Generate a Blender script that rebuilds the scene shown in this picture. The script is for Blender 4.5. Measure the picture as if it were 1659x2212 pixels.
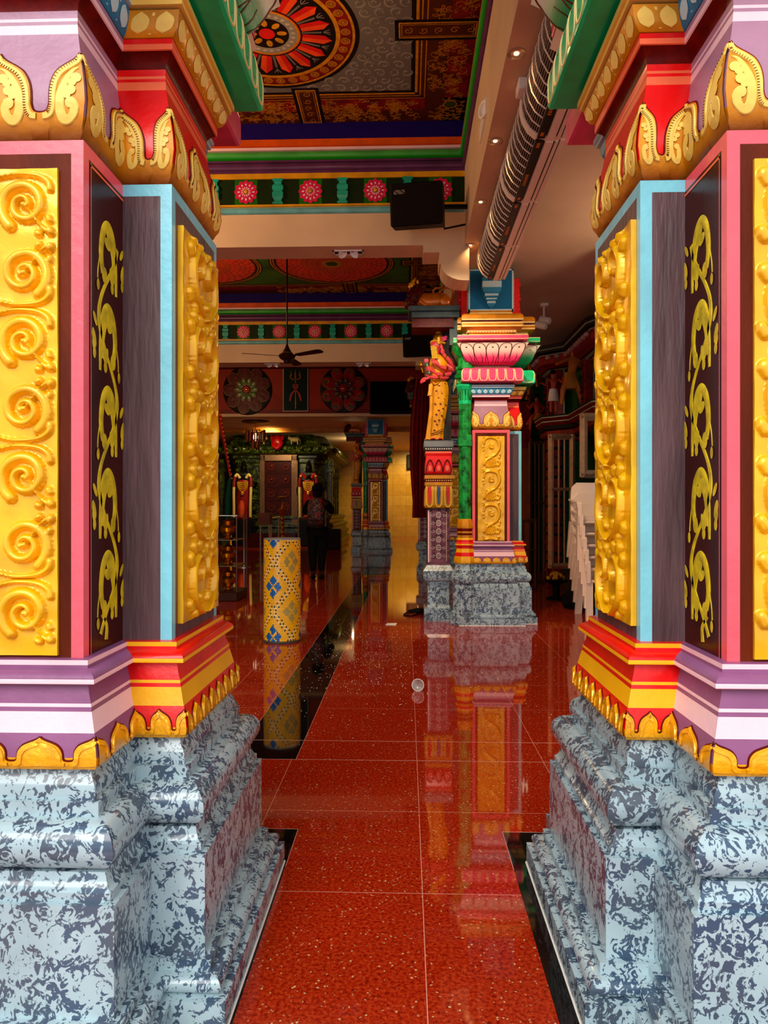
import bpy, bmesh, math, random
import numpy as np
from mathutils import Vector, Matrix
for o in list(bpy.data.objects): bpy.data.objects.remove(o)
S = bpy.context.scene
C = S.collection
R = math.radians
rnd = random.Random(7)

# ------------------------------------------------------------ camera
cam_d = bpy.data.cameras.new('camera'); cam = bpy.data.objects.new('camera', cam_d); C.objects.link(cam)
cam_d.sensor_fit = 'HORIZONTAL'; cam_d.sensor_width = 36.0
cam_d.lens = 36.0 * 1538 / 1659
cam.location = (0, 0, 1.2); cam.rotation_euler = (R(90), 0, math.atan(48.5 / 1538))
cam_d.shift_y = -6 / 1659
cam_d.clip_start = 0.05
S.camera = cam
# ------------------------------------------------------------ light
S.view_settings.view_transform = 'Standard'; S.view_settings.look = 'None'
S.view_settings.gamma = 1; S.view_settings.use_curve_mapping = False
S.view_settings.exposure = 0.06
W = bpy.data.worlds.new('sky'); S.world = W; W.use_nodes = True
bg = W.node_tree.nodes['Background']
bg.inputs[0].default_value = (0.92, 0.97, 1.0, 1); bg.inputs[1].default_value = 1.25
def lamp(name, kind, loc, power, col=(1, .72, .42), rot=(0, 0, 0), size=.3, size_y=None, spot=None):
    d = bpy.data.lights.new(name, kind); d.energy = power; d.color = col
    if kind == 'AREA':
        d.size = size
        if size_y: d.shape = 'RECTANGLE'; d.size_y = size_y
    elif kind == 'SUN': d.angle = size
    else: d.shadow_soft_size = size
    if spot: d.spot_size = spot; d.spot_blend = .6
    o = bpy.data.objects.new(name, d); C.objects.link(o); o.location = loc; o.rotation_euler = rot
    return o
# soft veiled sun over the forecourt behind the viewer
lamp('sun', 'SUN', (0, -5, 6), 2.1, (1, .96, .9), (R(52), 0, R(-16)), R(35))
WARM = (1, .58, .25)
for x, y, p in [(-3.0, 5.5, 85), (-3.6, 9.4, 70), (-4.8, 15.6, 65), (-.9, 5.2, 9)]:
    lamp('hall_fill', 'POINT', (x, y, 4.2), p, WARM, size=.03)  # added warm fill without fittings, set where floor reflections stay hidden
for y in (3.97, 4.91, 5.88, 6.84):
    lamp('downlight_glow', 'SPOT', (.61, y, 3.70), 16, WARM, (0, 0, 0), .05, spot=R(110))
lamp('aisle_fill', 'POINT', (2.6, 6.2, 3.3), 42, (1, .70, .42), size=.04)  # added fill to brighten the aisle and air curtains, no fitting there
lamp('statue_fill', 'SPOT', (.3, 5.6, 3.66), 200, (1, .80, .56), (R(44), 0, R(-9)), .08, spot=R(75))  # added spot brightening statue and inner pillar, belongs to no fitting
lamp('shrine_lamp', 'POINT', (1.96, 11.9, 3.42), 12, WARM, size=.05)
lamp('back_lamp', 'SPOT', (0.3, 28.8, 3.6), 380, (1, .70, .22), (R(25), 0, 0), .2, spot=R(140))
lamp('sanctum_lamp', 'SPOT', (-4.3, 21.6, 3.6), 190, (1, .80, .42), (R(40), 0, 0), .2, spot=R(140))
lamp('sanctum_side_lamp', 'POINT', (-1.9, 25.5, 3.3), 22, (1, .80, .40), size=.04)
lamp('vestibule_lamp', 'POINT', (-4.35, 20.4, 3.22), 14, WARM, size=.04)

# ------------------------------------------------------------ materials
def lin(h):
    h = h.lstrip('#'); r = []
    for i in (0, 2, 4):
        c = int(h[i:i + 2], 16) / 255
        r.append(c / 12.92 if c <= .04045 else ((c + .055) / 1.055) ** 2.4)
    g = .25 * r[0] + .6 * r[1] + .15 * r[2]
    return (*[min(1, max(.0015, g + (x - g) * 1.22)) for x in r], 1)
_M = {}
def nodes(m):
    m.use_nodes = True; nt = m.node_tree
    return nt, nt.nodes, nt.links, nt.nodes['Principled BSDF']
def paint(name, hexc, rough=.38, metal=0, var=.12, vscale=6, bump=.12, bscale=60, coat=0, hex2=None, z0=0, z1=1, streak=None, emis=0, spec=None):
    if name in _M: return _M[name]
    m = bpy.data.materials.new(name); nt, N, L, B = nodes(m)
    lum = sum(lin(hexc)[:3]) / 3
    B.inputs['Specular IOR Level'].default_value = spec if spec is not None else (.12 if lum < .06 else .28 if lum < .2 else .4)
    B.inputs['Roughness'].default_value = rough; B.inputs['Metallic'].default_value = metal
    if coat: B.inputs['Coat Weight'].default_value = coat; B.inputs['Coat Roughness'].default_value = .12
    geo = N.new('ShaderNodeNewGeometry')
    nz = N.new('ShaderNodeTexNoise'); nz.inputs['Scale'].default_value = vscale; nz.inputs['Detail'].default_value = 5
    mp = N.new('ShaderNodeMapping'); L.new(geo.outputs['Position'], mp.inputs[0])
    if streak: mp.inputs['Scale'].default_value = streak
    L.new(mp.outputs[0], nz.inputs['Vector'])
    mix = N.new('ShaderNodeMix'); mix.data_type = 'RGBA'
    c = lin(hexc); d = tuple(x * (1 - var * 2.2) for x in c[:3]) + (1,); e = tuple(min(1, x * (1 + var * .8)) for x in c[:3]) + (1,)
    rp = N.new('ShaderNodeValToRGB'); rp.color_ramp.elements[0].position = .3; rp.color_ramp.elements[0].color = d
    rp.color_ramp.elements[1].position = .62; rp.color_ramp.elements[1].color = e
    L.new(nz.outputs[0], rp.inputs[0]); out = rp.outputs[0]
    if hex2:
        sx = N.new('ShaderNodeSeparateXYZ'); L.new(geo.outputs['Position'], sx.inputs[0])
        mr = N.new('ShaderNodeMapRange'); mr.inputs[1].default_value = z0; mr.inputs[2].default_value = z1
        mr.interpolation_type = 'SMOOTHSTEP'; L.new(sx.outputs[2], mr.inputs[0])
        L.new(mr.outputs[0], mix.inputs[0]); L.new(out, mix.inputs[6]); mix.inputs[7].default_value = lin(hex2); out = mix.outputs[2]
    L.new(out, B.inputs['Base Color'])
    if bump:
        n2 = N.new('ShaderNodeTexNoise'); n2.inputs['Scale'].default_value = bscale; n2.inputs['Detail'].default_value = 4
        L.new(mp.outputs[0], n2.inputs['Vector'])
        b = N.new('ShaderNodeBump'); b.inputs['Strength'].default_value = bump; b.inputs['Distance'].default_value = .01
        L.new(n2.outputs[0], b.inputs['Height']); L.new(b.outputs[0], B.inputs['Normal'])
    if emis: B.inputs['Emission Color'].default_value = lin(hexc); B.inputs['Emission Strength'].default_value = emis
    _M[name] = m; return m
def speckle(name, base, dark, scale, thr, rough=.2, detail=8, dist=2.5, soft=.012, stretch=(1, 1, 1), coat=0, rgh=.58, fine=0):
    """two-tone dipped-stone pattern"""
    if name in _M: return _M[name]
    m = bpy.data.materials.new(name); nt, N, L, B = nodes(m)
    B.inputs['Roughness'].default_value = rough
    if coat: B.inputs['Coat Weight'].default_value = coat
    geo = N.new('ShaderNodeNewGeometry'); mp = N.new('ShaderNodeMapping'); mp.inputs['Scale'].default_value = stretch
    L.new(geo.outputs['Position'], mp.inputs[0])
    nz = N.new('ShaderNodeTexNoise'); nz.inputs['Scale'].default_value = scale; nz.inputs['Detail'].default_value = detail
    nz.inputs['Roughness'].default_value = rgh; nz.inputs['Distortion'].default_value = dist
    L.new(mp.outputs[0], nz.inputs['Vector'])
    rp = N.new('ShaderNodeValToRGB'); rp.color_ramp.elements[0].position = thr; rp.color_ramp.elements[1].position = thr + soft
    if fine:
        nf = N.new('ShaderNodeTexNoise'); nf.inputs['Scale'].default_value = scale * fine; nf.inputs['Detail'].default_value = 6; nf.inputs['Distortion'].default_value = 2.5
        L.new(mp.outputs[0], nf.inputs['Vector']); mxx = N.new('ShaderNodeMix'); mxx.inputs[0].default_value = .48
        L.new(nz.outputs[0], mxx.inputs[2]); L.new(nf.outputs[0], mxx.inputs[3]); L.new(mxx.outputs[0], rp.inputs[0])
    else: L.new(nz.outputs[0], rp.inputs[0])
    n3 = N.new('ShaderNodeTexNoise'); n3.inputs['Scale'].default_value = scale * .35; n3.inputs['Detail'].default_value = 3
    L.new(mp.outputs[0], n3.inputs['Vector'])
    def duo(a, f):
        r = N.new('ShaderNodeValToRGB'); r.color_ramp.elements[0].position = .38; r.color_ramp.elements[1].position = .62
        r.color_ramp.elements[0].color = lin(a); r.color_ramp.elements[1].color = lin(f)
        L.new(n3.outputs[0], r.inputs[0]); return r
    a = duo(dark[0], dark[1]); b = duo(base[0], base[1])
    mx = N.new('ShaderNodeMix'); mx.data_type = 'RGBA'
    L.new(rp.outputs[0], mx.inputs[0]); L.new(a.outputs[0], mx.inputs[6]); L.new(b.outputs[0], mx.inputs[7])
    L.new(mx.outputs[2], B.inputs['Base Color'])
    _M[name] = m; return m
MARBLE = speckle('dipped_blue_marble', ('#aec2c8', '#9eb1b8'), ('#405268', '#4c545e'), 15, .482, rough=.2, dist=1.2, coat=.15, detail=8, rgh=.62, fine=2.6, stretch=(1, 1, .85))
ROCK = speckle('green_black_stone', ('#12170b', '#080b05'), ('#66752a', '#3a4718'), 9, .43, rough=.3, dist=1.5, soft=.08)
def granite(name, cols, yoff, grout='#d8a090', gx=.05):
    m = bpy.data.materials.new(name); nt, N, L, B = nodes(m)
    B.inputs['Roughness'].default_value = .035; B.inputs['IOR'].default_value = 1.6
    geo = N.new('ShaderNodeNewGeometry')
    v = N.new('ShaderNodeTexVoronoi'); v.inputs['Scale'].default_value = 210; L.new(geo.outputs['Position'], v.inputs['Vector'])
    nz = N.new('ShaderNodeTexNoise'); nz.inputs['Scale'].default_value = 95; nz.inputs['Detail'].default_value = 6; nz.inputs['Roughness'].default_value = .7
    L.new(geo.outputs['Position'], nz.inputs['Vector'])
    rp = N.new('ShaderNodeValToRGB'); els = rp.color_ramp.elements
    els[0].position = .33; els[0].color = lin(cols[0]); els[1].position = .62; els[1].color = lin(cols[2])
    e = els.new(.46); e.color = lin(cols[1]); L.new(nz.outputs[0], rp.inputs[0])
    r2 = N.new('ShaderNodeValToRGB'); r2.color_ramp.elements[0].position = .98; r2.color_ramp.elements[1].position = .998
    sc = N.new('ShaderNodeSeparateColor'); L.new(v.outputs['Color'], sc.inputs[0]); L.new(sc.outputs[0], r2.inputs[0])
    mx = N.new('ShaderNodeMix'); mx.data_type = 'RGBA'; L.new(r2.outputs[0], mx.inputs[0]); L.new(rp.outputs[0], mx.inputs[6]); mx.inputs[7].default_value = lin(cols[3])
    out = mx.outputs[2]
    if grout:
        sx = N.new('ShaderNodeSeparateXYZ'); L.new(geo.outputs['Position'], sx.inputs[0]); ms = []
        for k, off in ((0, gx), (1, yoff)):
            a = N.new('ShaderNodeMath'); a.operation = 'SUBTRACT'; L.new(sx.outputs[k], a.inputs[0]); a.inputs[1].default_value = off - 60 + .3
            b = N.new('ShaderNodeMath'); b.operation = 'MODULO'; L.new(a.outputs[0], b.inputs[0]); b.inputs[1].default_value = .6
            c = N.new('ShaderNodeMath'); c.operation = 'SUBTRACT'; L.new(b.outputs[0], c.inputs[0]); c.inputs[1].default_value = .3
            d = N.new('ShaderNodeMath'); d.operation = 'ABSOLUTE'; L.new(c.outputs[0], d.inputs[0])
            g = N.new('ShaderNodeMath'); g.operation = 'LESS_THAN'; L.new(d.outputs[0], g.inputs[0]); g.inputs[1].default_value = .0011
            ms.append(g)
        mm = N.new('ShaderNodeMath'); mm.operation = 'MAXIMUM'; L.new(ms[0].outputs[0], mm.inputs[0]); L.new(ms[1].outputs[0], mm.inputs[1])
        m3 = N.new('ShaderNodeMix'); m3.data_type = 'RGBA'; L.new(mm.outputs[0], m3.inputs[0]); L.new(out, m3.inputs[6]); m3.inputs[7].default_value = lin(grout); out = m3.outputs[2]
    L.new(out, B.inputs['Base Color'])
    # very faint unevenness of the polish
    n4 = N.new('ShaderNodeTexNoise'); n4.inputs['Scale'].default_value = 2.2
    L.new(geo.outputs['Position'], n4.inputs['Vector'])
    b = N.new('ShaderNodeBump'); b.inputs['Strength'].default_value = .025; b.inputs['Distance'].default_value = .01
    L.new(n4.outputs[0], b.inputs['Height']); L.new(b.outputs[0], B.inputs['Normal'])
    return m
RED_A = granite('red_granite_entry', ('#4a1612', '#8e2a1e', '#a94532', '#c9b08a'), 2.226)
RED_B = granite('red_granite_hall', ('#4a1612', '#8e2a1e', '#a94532', '#c9b08a'), 3.68)
BLACKG = granite('black_granite', ('#060505', '#0b0a0a', '#14100f', '#3a3a3a'), 0, grout=None)

GOLD = paint('gold_enamel', '#f5bb10', .26, .22, .10, 9, .10, 30, coat=.4)
GOLD_SIDE = GOLD
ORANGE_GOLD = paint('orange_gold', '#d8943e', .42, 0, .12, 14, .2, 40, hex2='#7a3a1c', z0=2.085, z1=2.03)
YEL = paint('pale_yellow_paint', '#f0d07e', .42, 0, .05)
YELLOW = paint('yellow_paint', '#f2b624', .4, 0, .05)
BGOLD = paint('base_gold', '#eeb01e', .25, .25, .12, 12, .35, 70, coat=.3)
PINK = paint('pink_border', '#ee6a74', .34, 0, .06, 5, .2, 30, coat=.2)
CYAN = paint('cyan_border', '#8fd0df', .34, 0, .07, 6, .25, 30, coat=.2)
DARKB = paint('dark_brown_panel', '#5a2412', .5, 0, .25, 7, .3, 60, coat=.0, streak=(1, 1, .25))
DARKV = paint('dark_vine_ground', '#3c120c', .3, 0, .12, 7, .05, 60, coat=.05)
DARKS = paint('slate_streaked', '#5a4548', .42, 0, .2, 14, .5, 50, coat=.1, streak=(1.4, 1.4, .16))
PURP = paint('purple_paint', '#895a7c', .36, 0, .08)
PURPL = paint('mauve_paint', '#a87f93', .36, 0, .06)
PKW = paint('pale_pink_paint', '#f3cfd6', .36, 0, .04)
RED = paint('red_paint', '#dc3423', .3, 0, .09, 7, .12, 40, coat=.2)
SALM = paint('salmon_paint', '#f27a5e', .36, 0, .06)
BROWNR = paint('dark_red_brown', '#5d1710', .35, 0, .2, 20)
BLUE = paint('blue_paint', '#3d85ab', .34, 0, .08)
BLUED = paint('blue_panel', '#2f6c94', .34, 0, .06)
BLUEL = paint('light_blue_paint', '#bfe0ea', .36, 0, .05)
GREEN = paint('green_paint', '#1fc98a', .3, 0, .12, 9, .1, 40, coat=.2)
GREENW = paint('green_to_white', '#16a06a', .34, 0, .06, hex2='#eef3df', z0=2.78, z1=2.89)
PINKW = paint('pink_to_white', '#e0507a', .34, 0, .06, hex2='#fbeede', z0=2.76, z1=2.87)
PINKT = paint('rose_paint', '#dc5a7e', .34, 0, .1, 12)
SPECK = paint('speckled_neck', '#6d3f3c', .5, 0, .6, 120)
OCHRE = paint('ochre_gold', '#cf8f2a', .32, .15, .15, 8, .12, 30)
CREAM = paint('cream_line', '#f3dca0', .4, 0, .03)
BEIGE = paint('beige_plaster', '#d9bfa0', .6, 0, .05, 2, .04, 40)
BEIGE2 = paint('aisle_plaster', '#dcc7b2', .6, 0, .05, 1.5, .05, 20)
BLK = paint('black_line', '#140b08', .5, 0, .05)
WHITE = paint('white_paint', '#f3efe8', .35, 0, .03)
STEEL = paint('brushed_steel', '#b9b4ad', .25, .9, .05)
BRASS = paint('brass', '#d39a3a', .22, .95, .12, 20)
DGREEN = paint('octagon_green', '#2c8a45', .36, 0, .5, 16, .3, 40, coat=.2)
BLACKP = paint('black_plastic', '#0c0a0a', .45, 0, .1)
BLACKC = paint('black_cloth', '#0b090a', .85, 0, .1)

# ------------------------------------------------------------ mesh builder
ORG = {}
class MB:
    def __init__(s): s.v = []; s.f = []; s.m = []
    def add(s, vs, fs, mi=0):
        b = len(s.v); s.v += [tuple(p) for p in vs]
        for k, f in enumerate(fs):
            s.f.append(tuple(b + i for i in f)); s.m.append(mi[k] if isinstance(mi, (list, tuple)) else mi)
    def quad(s, a, b, c, d, mi=0): s.add([a, b, c, d], [(0, 1, 2, 3)], mi)
    def box(s, x0, x1, y0, y1, z0, z1, mi=0, mt=None):
        p = [Vector((x, y, z)) for z in (z0, z1) for y in (y0, y1) for x in (x0, x1)]
        if mt: p = [mt @ q for q in p]
        s.add(p, [(0, 2, 3, 1), (4, 5, 7, 6), (0, 1, 5, 4), (2, 6, 7, 3), (0, 4, 6, 2), (1, 3, 7, 5)], mi)
    def bbox(s, x0, x1, y0, y1, z0, z1, b=.01, mi=0, mt=None):
        """box with chamfered vertical edges and top/bottom rims"""
        pl = [(x0 + b, y0), (x1 - b, y0), (x1, y0 + b), (x1, y1 - b), (x1 - b, y1), (x0 + b, y1), (x0, y1 - b), (x0, y0 + b)]
        cx, cy = (x0 + x1) / 2, (y0 + y1) / 2
        kx, ky = 1 - b / max(1e-6, (x1 - x0) / 2), 1 - b / max(1e-6, (y1 - y0) / 2)
        rings = []
        for z, k in ((z0, 1), (z0 + b, 0), (z1 - b, 0), (z1, 1)):
            rings.append([Vector((cx + (x - cx) * (kx if k else 1), cy + (y - cy) * (ky if k else 1), z)) for x, y in pl])
        vs = [p for r in rings for p in r]
        if mt: vs = [mt @ q for q in vs]
        fs = [tuple(reversed(range(8))), tuple(range(24, 32))]
        for r in range(3):
            for i in range(8): j = (i + 1) % 8; fs.append((r * 8 + i, r * 8 + j, r * 8 + 8 + j, r * 8 + 8 + i))
        s.add(vs, fs, mi)
    def rings(s, rs, mi=0, cap=True, closed=True):
        n = len(rs[0]); vs = [p for r in rs for p in r]; fs = []
        mis = []
        for k in range(len(rs) - 1):
            for i in range(n if closed else n - 1):
                j = (i + 1) % n; fs.append((k * n + i, k * n + j, (k + 1) * n + j, (k + 1) * n + i))
                mis.append(mi[k] if isinstance(mi, (list, tuple)) else mi)
        if cap and closed:
            fs.append(tuple(reversed(range(n)))); mis.append(mis[0])
            fs.append(tuple((len(rs) - 1) * n + i for i in range(n))); mis.append(mis[-2])
        s.add(vs, fs, mis)
    def lathe(s, prof, c=(0, 0, 0), n=24, mi=0, cap=True, mt=None, sx=1, sy=1):
        rs = []
        for r, z in prof:
            ring = [Vector((r * sx * math.cos(2 * math.pi * i / n), r * sy * math.sin(2 * math.pi * i / n), z)) for i in range(n)]
            if mt: ring = [mt @ q for q in ring]
            rs.append([q + Vector(c) for q in ring])
        s.rings(rs, mi, cap)
    def tube(s, pts, rad, n=8, mi=0, cap=True, flat=1):
        pts = [Vector(p) for p in pts]; rs = []; up = None
        for i, p in enumerate(pts):
            d = (pts[min(i + 1, len(pts) - 1)] - pts[max(i - 1, 0)]).normalized()
            if up is None: up = Vector((0, 0, 1)) if abs(d.z) < .9 else Vector((0, 1, 0))
            a = d.cross(up).normalized(); up = a.cross(d).normalized()
            r = rad[i] if isinstance(rad, (list, tuple)) else rad
            rs.append([p + a * r * math.cos(t) + up * r * flat * math.sin(t) for t in [2 * math.pi * k / n for k in range(n)]])
        s.rings(rs, mi, cap)
    def cyl(s, a, b, r, r2=None, n=16, mi=0): s.tube([a, b], [r, r if r2 is None else r2], n, mi)
    def ball(s, c, r, n=14, mi=0, mt=None):
        if not isinstance(r, (list, tuple)): r = (r, r, r)
        rs = []
        m = max(6, n // 2 + 1)
        for k in range(m + 1):
            t = math.pi * k / m; q = max(math.sin(t), .02)
            ring = [Vector((r[0] * q * math.cos(2 * math.pi * i / n), r[1] * q * math.sin(2 * math.pi * i / n), -r[2] * math.cos(t))) for i in range(n)]
            if mt: ring = [mt @ v for v in ring]
            rs.append([v + Vector(c) for v in ring])
        s.rings(rs, mi)
    def stack(s, secs, n=20, mi=0, fold=0, nf=9):
        """stacked ellipses (x,y,z,rx,ry), optional cloth folds"""
        rs = []
        for q in secs:
            x, y, z, rx, ry = q[:5]; a = fold * (q[5] if len(q) > 5 else 0)
            rs.append([Vector((x + rx * (1 + a * math.sin(nf * t)) * math.cos(t), y + ry * (1 + a * math.sin(nf * t)) * math.sin(t), z)) for t in [2 * math.pi * i / n for i in range(n)]])
        s.rings(rs, mi)
    def build(s, name, mats, parent=None, smooth=32, label=None, origin=None):
        if not isinstance(mats, (list, tuple)): mats = [mats]
        if parent is not None: org = ORG[parent.as_pointer()]
        elif origin is not None: org = Vector(origin)
        else:
            xs = [p[0] for p in s.v]; ys = [p[1] for p in s.v]; zs = [p[2] for p in s.v]
            org = Vector(((min(xs) + max(xs)) / 2, (min(ys) + max(ys)) / 2, min(zs)))
        me = bpy.data.meshes.new(name)
        me.from_pydata([(p[0] - org.x, p[1] - org.y, p[2] - org.z) for p in s.v], [], s.f)
        for m in mats: me.materials.append(m)
        me.polygons.foreach_set('material_index', s.m)
        if smooth:
            me.polygons.foreach_set('use_smooth', [True] * len(me.polygons)); me.update()
            me.set_sharp_from_angle(angle=R(smooth))
        me.update()
        o = bpy.data.objects.new(name, me); C.objects.link(o)
        if parent is not None: o.parent = parent
        else: o.location = org
        ORG[o.as_pointer()] = org
        if label: o['label'] = label
        return o
def tag(o, label=None, cat=None, group=None, kind=None):
    if label: o['label'] = label
    if cat: o['category'] = cat
    if group: o['group'] = group
    if kind: o['kind'] = kind
    return o
def thing(name, loc, label, cat, group=None, kind=None):
    o = bpy.data.objects.new(name, None); C.objects.link(o); o.location = loc; o.empty_display_size = .1
    ORG[o.as_pointer()] = Vector(loc)
    return tag(o, label, cat, group, kind)
def dup(root, loc, label=None, group=None):
    r = root.copy(); C.objects.link(r); r.location = loc
    if label: r['label'] = label
    if group: r['group'] = group
    for ch in list(root.children):
        c = ch.copy(); C.objects.link(c); c.parent = r
        for g in list(ch.children):
            d = g.copy(); C.objects.link(d); d.parent = c
    return r
# ribbons painted or moulded on a surface: P(s,z,d) maps to 3D
def ribbon(mb, pts, w, P, h=.0015, mi=0):
    n = len(pts); L_ = []; 
    for i, (a, b) in enumerate(pts):
        p0 = pts[max(i - 1, 0)]; p1 = pts[min(i + 1, n - 1)]
        dx, dy = p1[0] - p0[0], p1[1] - p0[1]; q = math.hypot(dx, dy) or 1; nx, ny = -dy / q, dx / q
        ww = (w[i] if isinstance(w, (list, tuple)) else w) / 2
        L_.append([P(a + nx * ww, b + ny * ww, .0001), P(a + nx * ww * .8, b + ny * ww * .8, h), P(a - nx * ww * .8, b - ny * ww * .8, h), P(a - nx * ww, b - ny * ww, .0001)])
    vs = [p for r in L_ for p in r]; fs = []
    for i in range(n - 1):
        for k in range(3): fs.append((i * 4 + k, (i + 1) * 4 + k, (i + 1) * 4 + k + 1, i * 4 + k + 1))
    mb.add(vs, fs, mi)
def disc(mb, c, r, P, h=.002, mi=0, n=12, r2=None, rot=0):
    r2 = r2 or r; vs = [P(c[0], c[1], h)]
    for i in range(n):
        t = 2 * math.pi * i / n; x, y = r * math.cos(t), r2 * math.sin(t)
        vs.append(P(c[0] + x * math.cos(rot) - y * math.sin(rot), c[1] + x * math.sin(rot) + y * math.cos(rot), h * .9))
    mb.add(vs, [(0, 1 + i, 1 + (i + 1) % n) for i in range(n)], mi)
def smooth_pts(pts, k=6):
    out = []; n = len(pts)
    for i in range(n - 1):
        p0, p1, p2, p3 = pts[max(i - 1, 0)], pts[i], pts[i + 1], pts[min(i + 2, n - 1)]
        for j in range(k):
            t = j / k
            out.append(tuple(.5 * (2 * b + (c - a) * t + (2 * a - 5 * b + 4 * c - d) * t * t + (3 * b - a - 3 * c + d) * t ** 3) for a, b, c, d in zip(p0, p1, p2, p3)))
    out.append(tuple(pts[-1])); return out
def spiral(c, r0, r1, turns, a0=0, n=40, sgn=1):
    return [(c[0] + (r0 + (r1 - r0) * i / n) * math.cos(a0 + sgn * 2 * math.pi * turns * i / n), c[1] + (r0 + (r1 - r0) * i / n) * math.sin(a0 + sgn * 2 * math.pi * turns * i / n)) for i in range(n + 1)]
# skinned figure
def skin(name, joints, bones, mat, parent=None, origin=None, sub=2, root=0):
    org = ORG[parent.as_pointer()] if parent is not None else Vector(origin)
    me = bpy.data.meshes.new(name)
    names = list(joints)
    me.from_pydata([tuple(Vector(joints[k][0]) - org) for k in names], [(names.index(a), names.index(b)) for a, b in bones], [])
    me.materials.append(mat)
    o = bpy.data.objects.new(name, me); C.objects.link(o)
    sk = o.modifiers.new('skin', 'SKIN'); sk.use_smooth_shade = True; sk.branch_smoothing = .6
    for i, k in enumerate(names):
        r = joints[k][1]; r = r if isinstance(r, (tuple, list)) else (r, r)
        me.skin_vertices[0].data[i].radius = r
        me.skin_vertices[0].data[i].use_root = (i == root)
    ss = o.modifiers.new('sub', 'SUBSURF'); ss.levels = sub; ss.render_levels = sub
    if parent is not None: o.parent = parent
    else: o.location = org
    ORG[o.as_pointer()] = org
    return o
# ------------------------------------------------------------ the temple pillar
def offs(poly, o):
    n = len(poly); out = []
    for i in range(n):
        a, b, c = Vector(poly[i - 1]), Vector(poly[i]), Vector(poly[(i + 1) % n])
        d1 = (b - a).normalized(); d2 = (c - b).normalized()
        n1 = Vector((d1.y, -d1.x)); n2 = Vector((d2.y, -d2.x))
        out.append(b + (n1 + n2) * o)          # right-angled corners only
    return out
PIL = {0, 1, 5, 6, 7, 11}
def prof_o(prof, z):
    for (o0, z0, *_), (o1, z1, *_) in zip(prof, prof[1:]):
        if z0 <= z <= z1 and z1 > z0: return o0 + (o1 - o0) * (z - z0) / (z1 - z0)
    return prof[-1][0] if z > prof[-1][1] else prof[0][0]
def arc(cx, cz, r, a0, a1, n=8, key=0, rx=None):
    return [(cx + (rx or r) * math.cos(R(a0 + (a1 - a0) * i / n)), cz + r * math.sin(R(a0 + (a1 - a0) * i / n)), key) for i in range(n + 1)]
MARB_P = [(.184, 0, 0), (.184, .0695, 0), (.155, .071, 0)] + arc(.150, .0915, .020, -80, 80, 6) + [(.138, .1125, 0), (.138, .138, 0), (.119, .1385, 0), (.119, .374, 0), (.106, .3755, 0), (.106, .394, 0),
    (.098, .40, 0), (.091, .415, 0), (.088, .4295, 0), (.064, .430, 0)] + arc(.0625, .4825, .0525, -88, 88, 12) + [(.0605, .5355, 0), (.0605, .5655, 0), (.047, .566, 0), (.047, .5906, 0), (.042, .60, 0), (.034, .612, 0), (.030, .6285, 0), (0, .629, 0)]
BASE_P = [(.030, .6285, 2), (.048, .632, 2), (.056, .645, 2), (.057, .66, 0), (.053, .685, 0), (.045, .71, 1), (.034, .754, 0), (.032, .7635, 1), (.031, .771, 0), (.024, .79, 0), (.020, .811, 0), (.040, .815, 1), (.043, .817, 1), (.043, .827, 0),
    (.039, .834, 0), (.028, .842, 0), (.018, .846, 0), (.018, .853, 1), (.018, .864, 0), (0, .866, 0)]
BULB_P = [(-.03, 2.031, 3), (-.018, 2.032, 3), (-.006, 2.05, 3), (.005, 2.08, 0), (.010, 2.11, 0), (.008, 2.14, 0), (.001, 2.18, 0), (-.009, 2.22, 0), (-.018, 2.26, 0), (-.022, 2.285, 1), (-.025, 2.308, 0), (-.025, 2.316, 1), (-.025, 2.323, 0), (-.025, 2.34, 2),
    (-.022, 2.352, 2), (-.014, 2.364, 2), (-.002, 2.374, 1), (.002, 2.375, 1), (.002, 2.389, 0), (.002, 2.402, 0), (-.02, 2.403, 0)]
LOT_P = [(-.01, 2.403, 0), (.004, 2.404, 0), (.014, 2.412, 0), (.024, 2.432, 0), (.029, 2.457, 2), (.020, 2.458, 2), (.020, 2.464, 1), (.038, 2.4645, 1), (.038, 2.478, 1), (.046, 2.479, 1), (.046, 2.495, 0), (0, 2.496, 0)]
NECK1 = [(0, 2.495, 0), (0, 2.516, 0)]
TOR_P = [(0, 2.5155, 0), (.112, 2.516, 0), (.121, 2.522, 0), (.124, 2.535, 0), (.124, 2.60, 0), (.121, 2.625, 0), (.113, 2.645, 0), (.098, 2.66, 0), (0, 2.663, 0)]
NECK2 = [(0, 2.662, 0), (0, 2.712, 0)]
FLA_P = [(.0, 2.7105, 0), (.022, 2.711, 0), (.052, 2.722, 0), (.080, 2.745, 0), (.104, 2.780, 0), (.124, 2.825, 0), (.142, 2.866, 0), (.160, 2.890, 0), (.172, 2.905, 0), (.160, 2.907, 0), (.0, 2.908, 0)]
SLAB_P = [(.0, 2.907, 1), (.120, 2.908, 1), (.122, 2.938, 0), (.165, 2.94, 0), (.167, 2.945, 2), (.167, 2.95, 0), (.167, 2.984, 2), (.167, 2.99, 0), (0, 2.991, 0)]  # dark brown key in the recess paints the shade below the slab overhang
ABA_P = [(.02, 2.99, 0), (.045, 2.991, 2), (.045, 3.012, 0), (.038, 3.014, 0), (.038, 3.03, 0), (.055, 3.035, 0), (.055, 3.05, 2), (.06, 3.062, 0), (.085, 3.068, 0), (.115, 3.078, 0), (.122, 3.085, 2), (.122, 3.098, 0), (.122, 3.12, 2), (.122, 3.132, 1), (.098, 3.134, 1), (.098, 3.150, 2), (.120, 3.152, 2), (.122, 3.165, 0), (.124, 3.18, 0), (.118, 3.205, 0), (.10, 3.222, 0), (.08, 3.226, 0), (0, 3.227, 0)]
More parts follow.
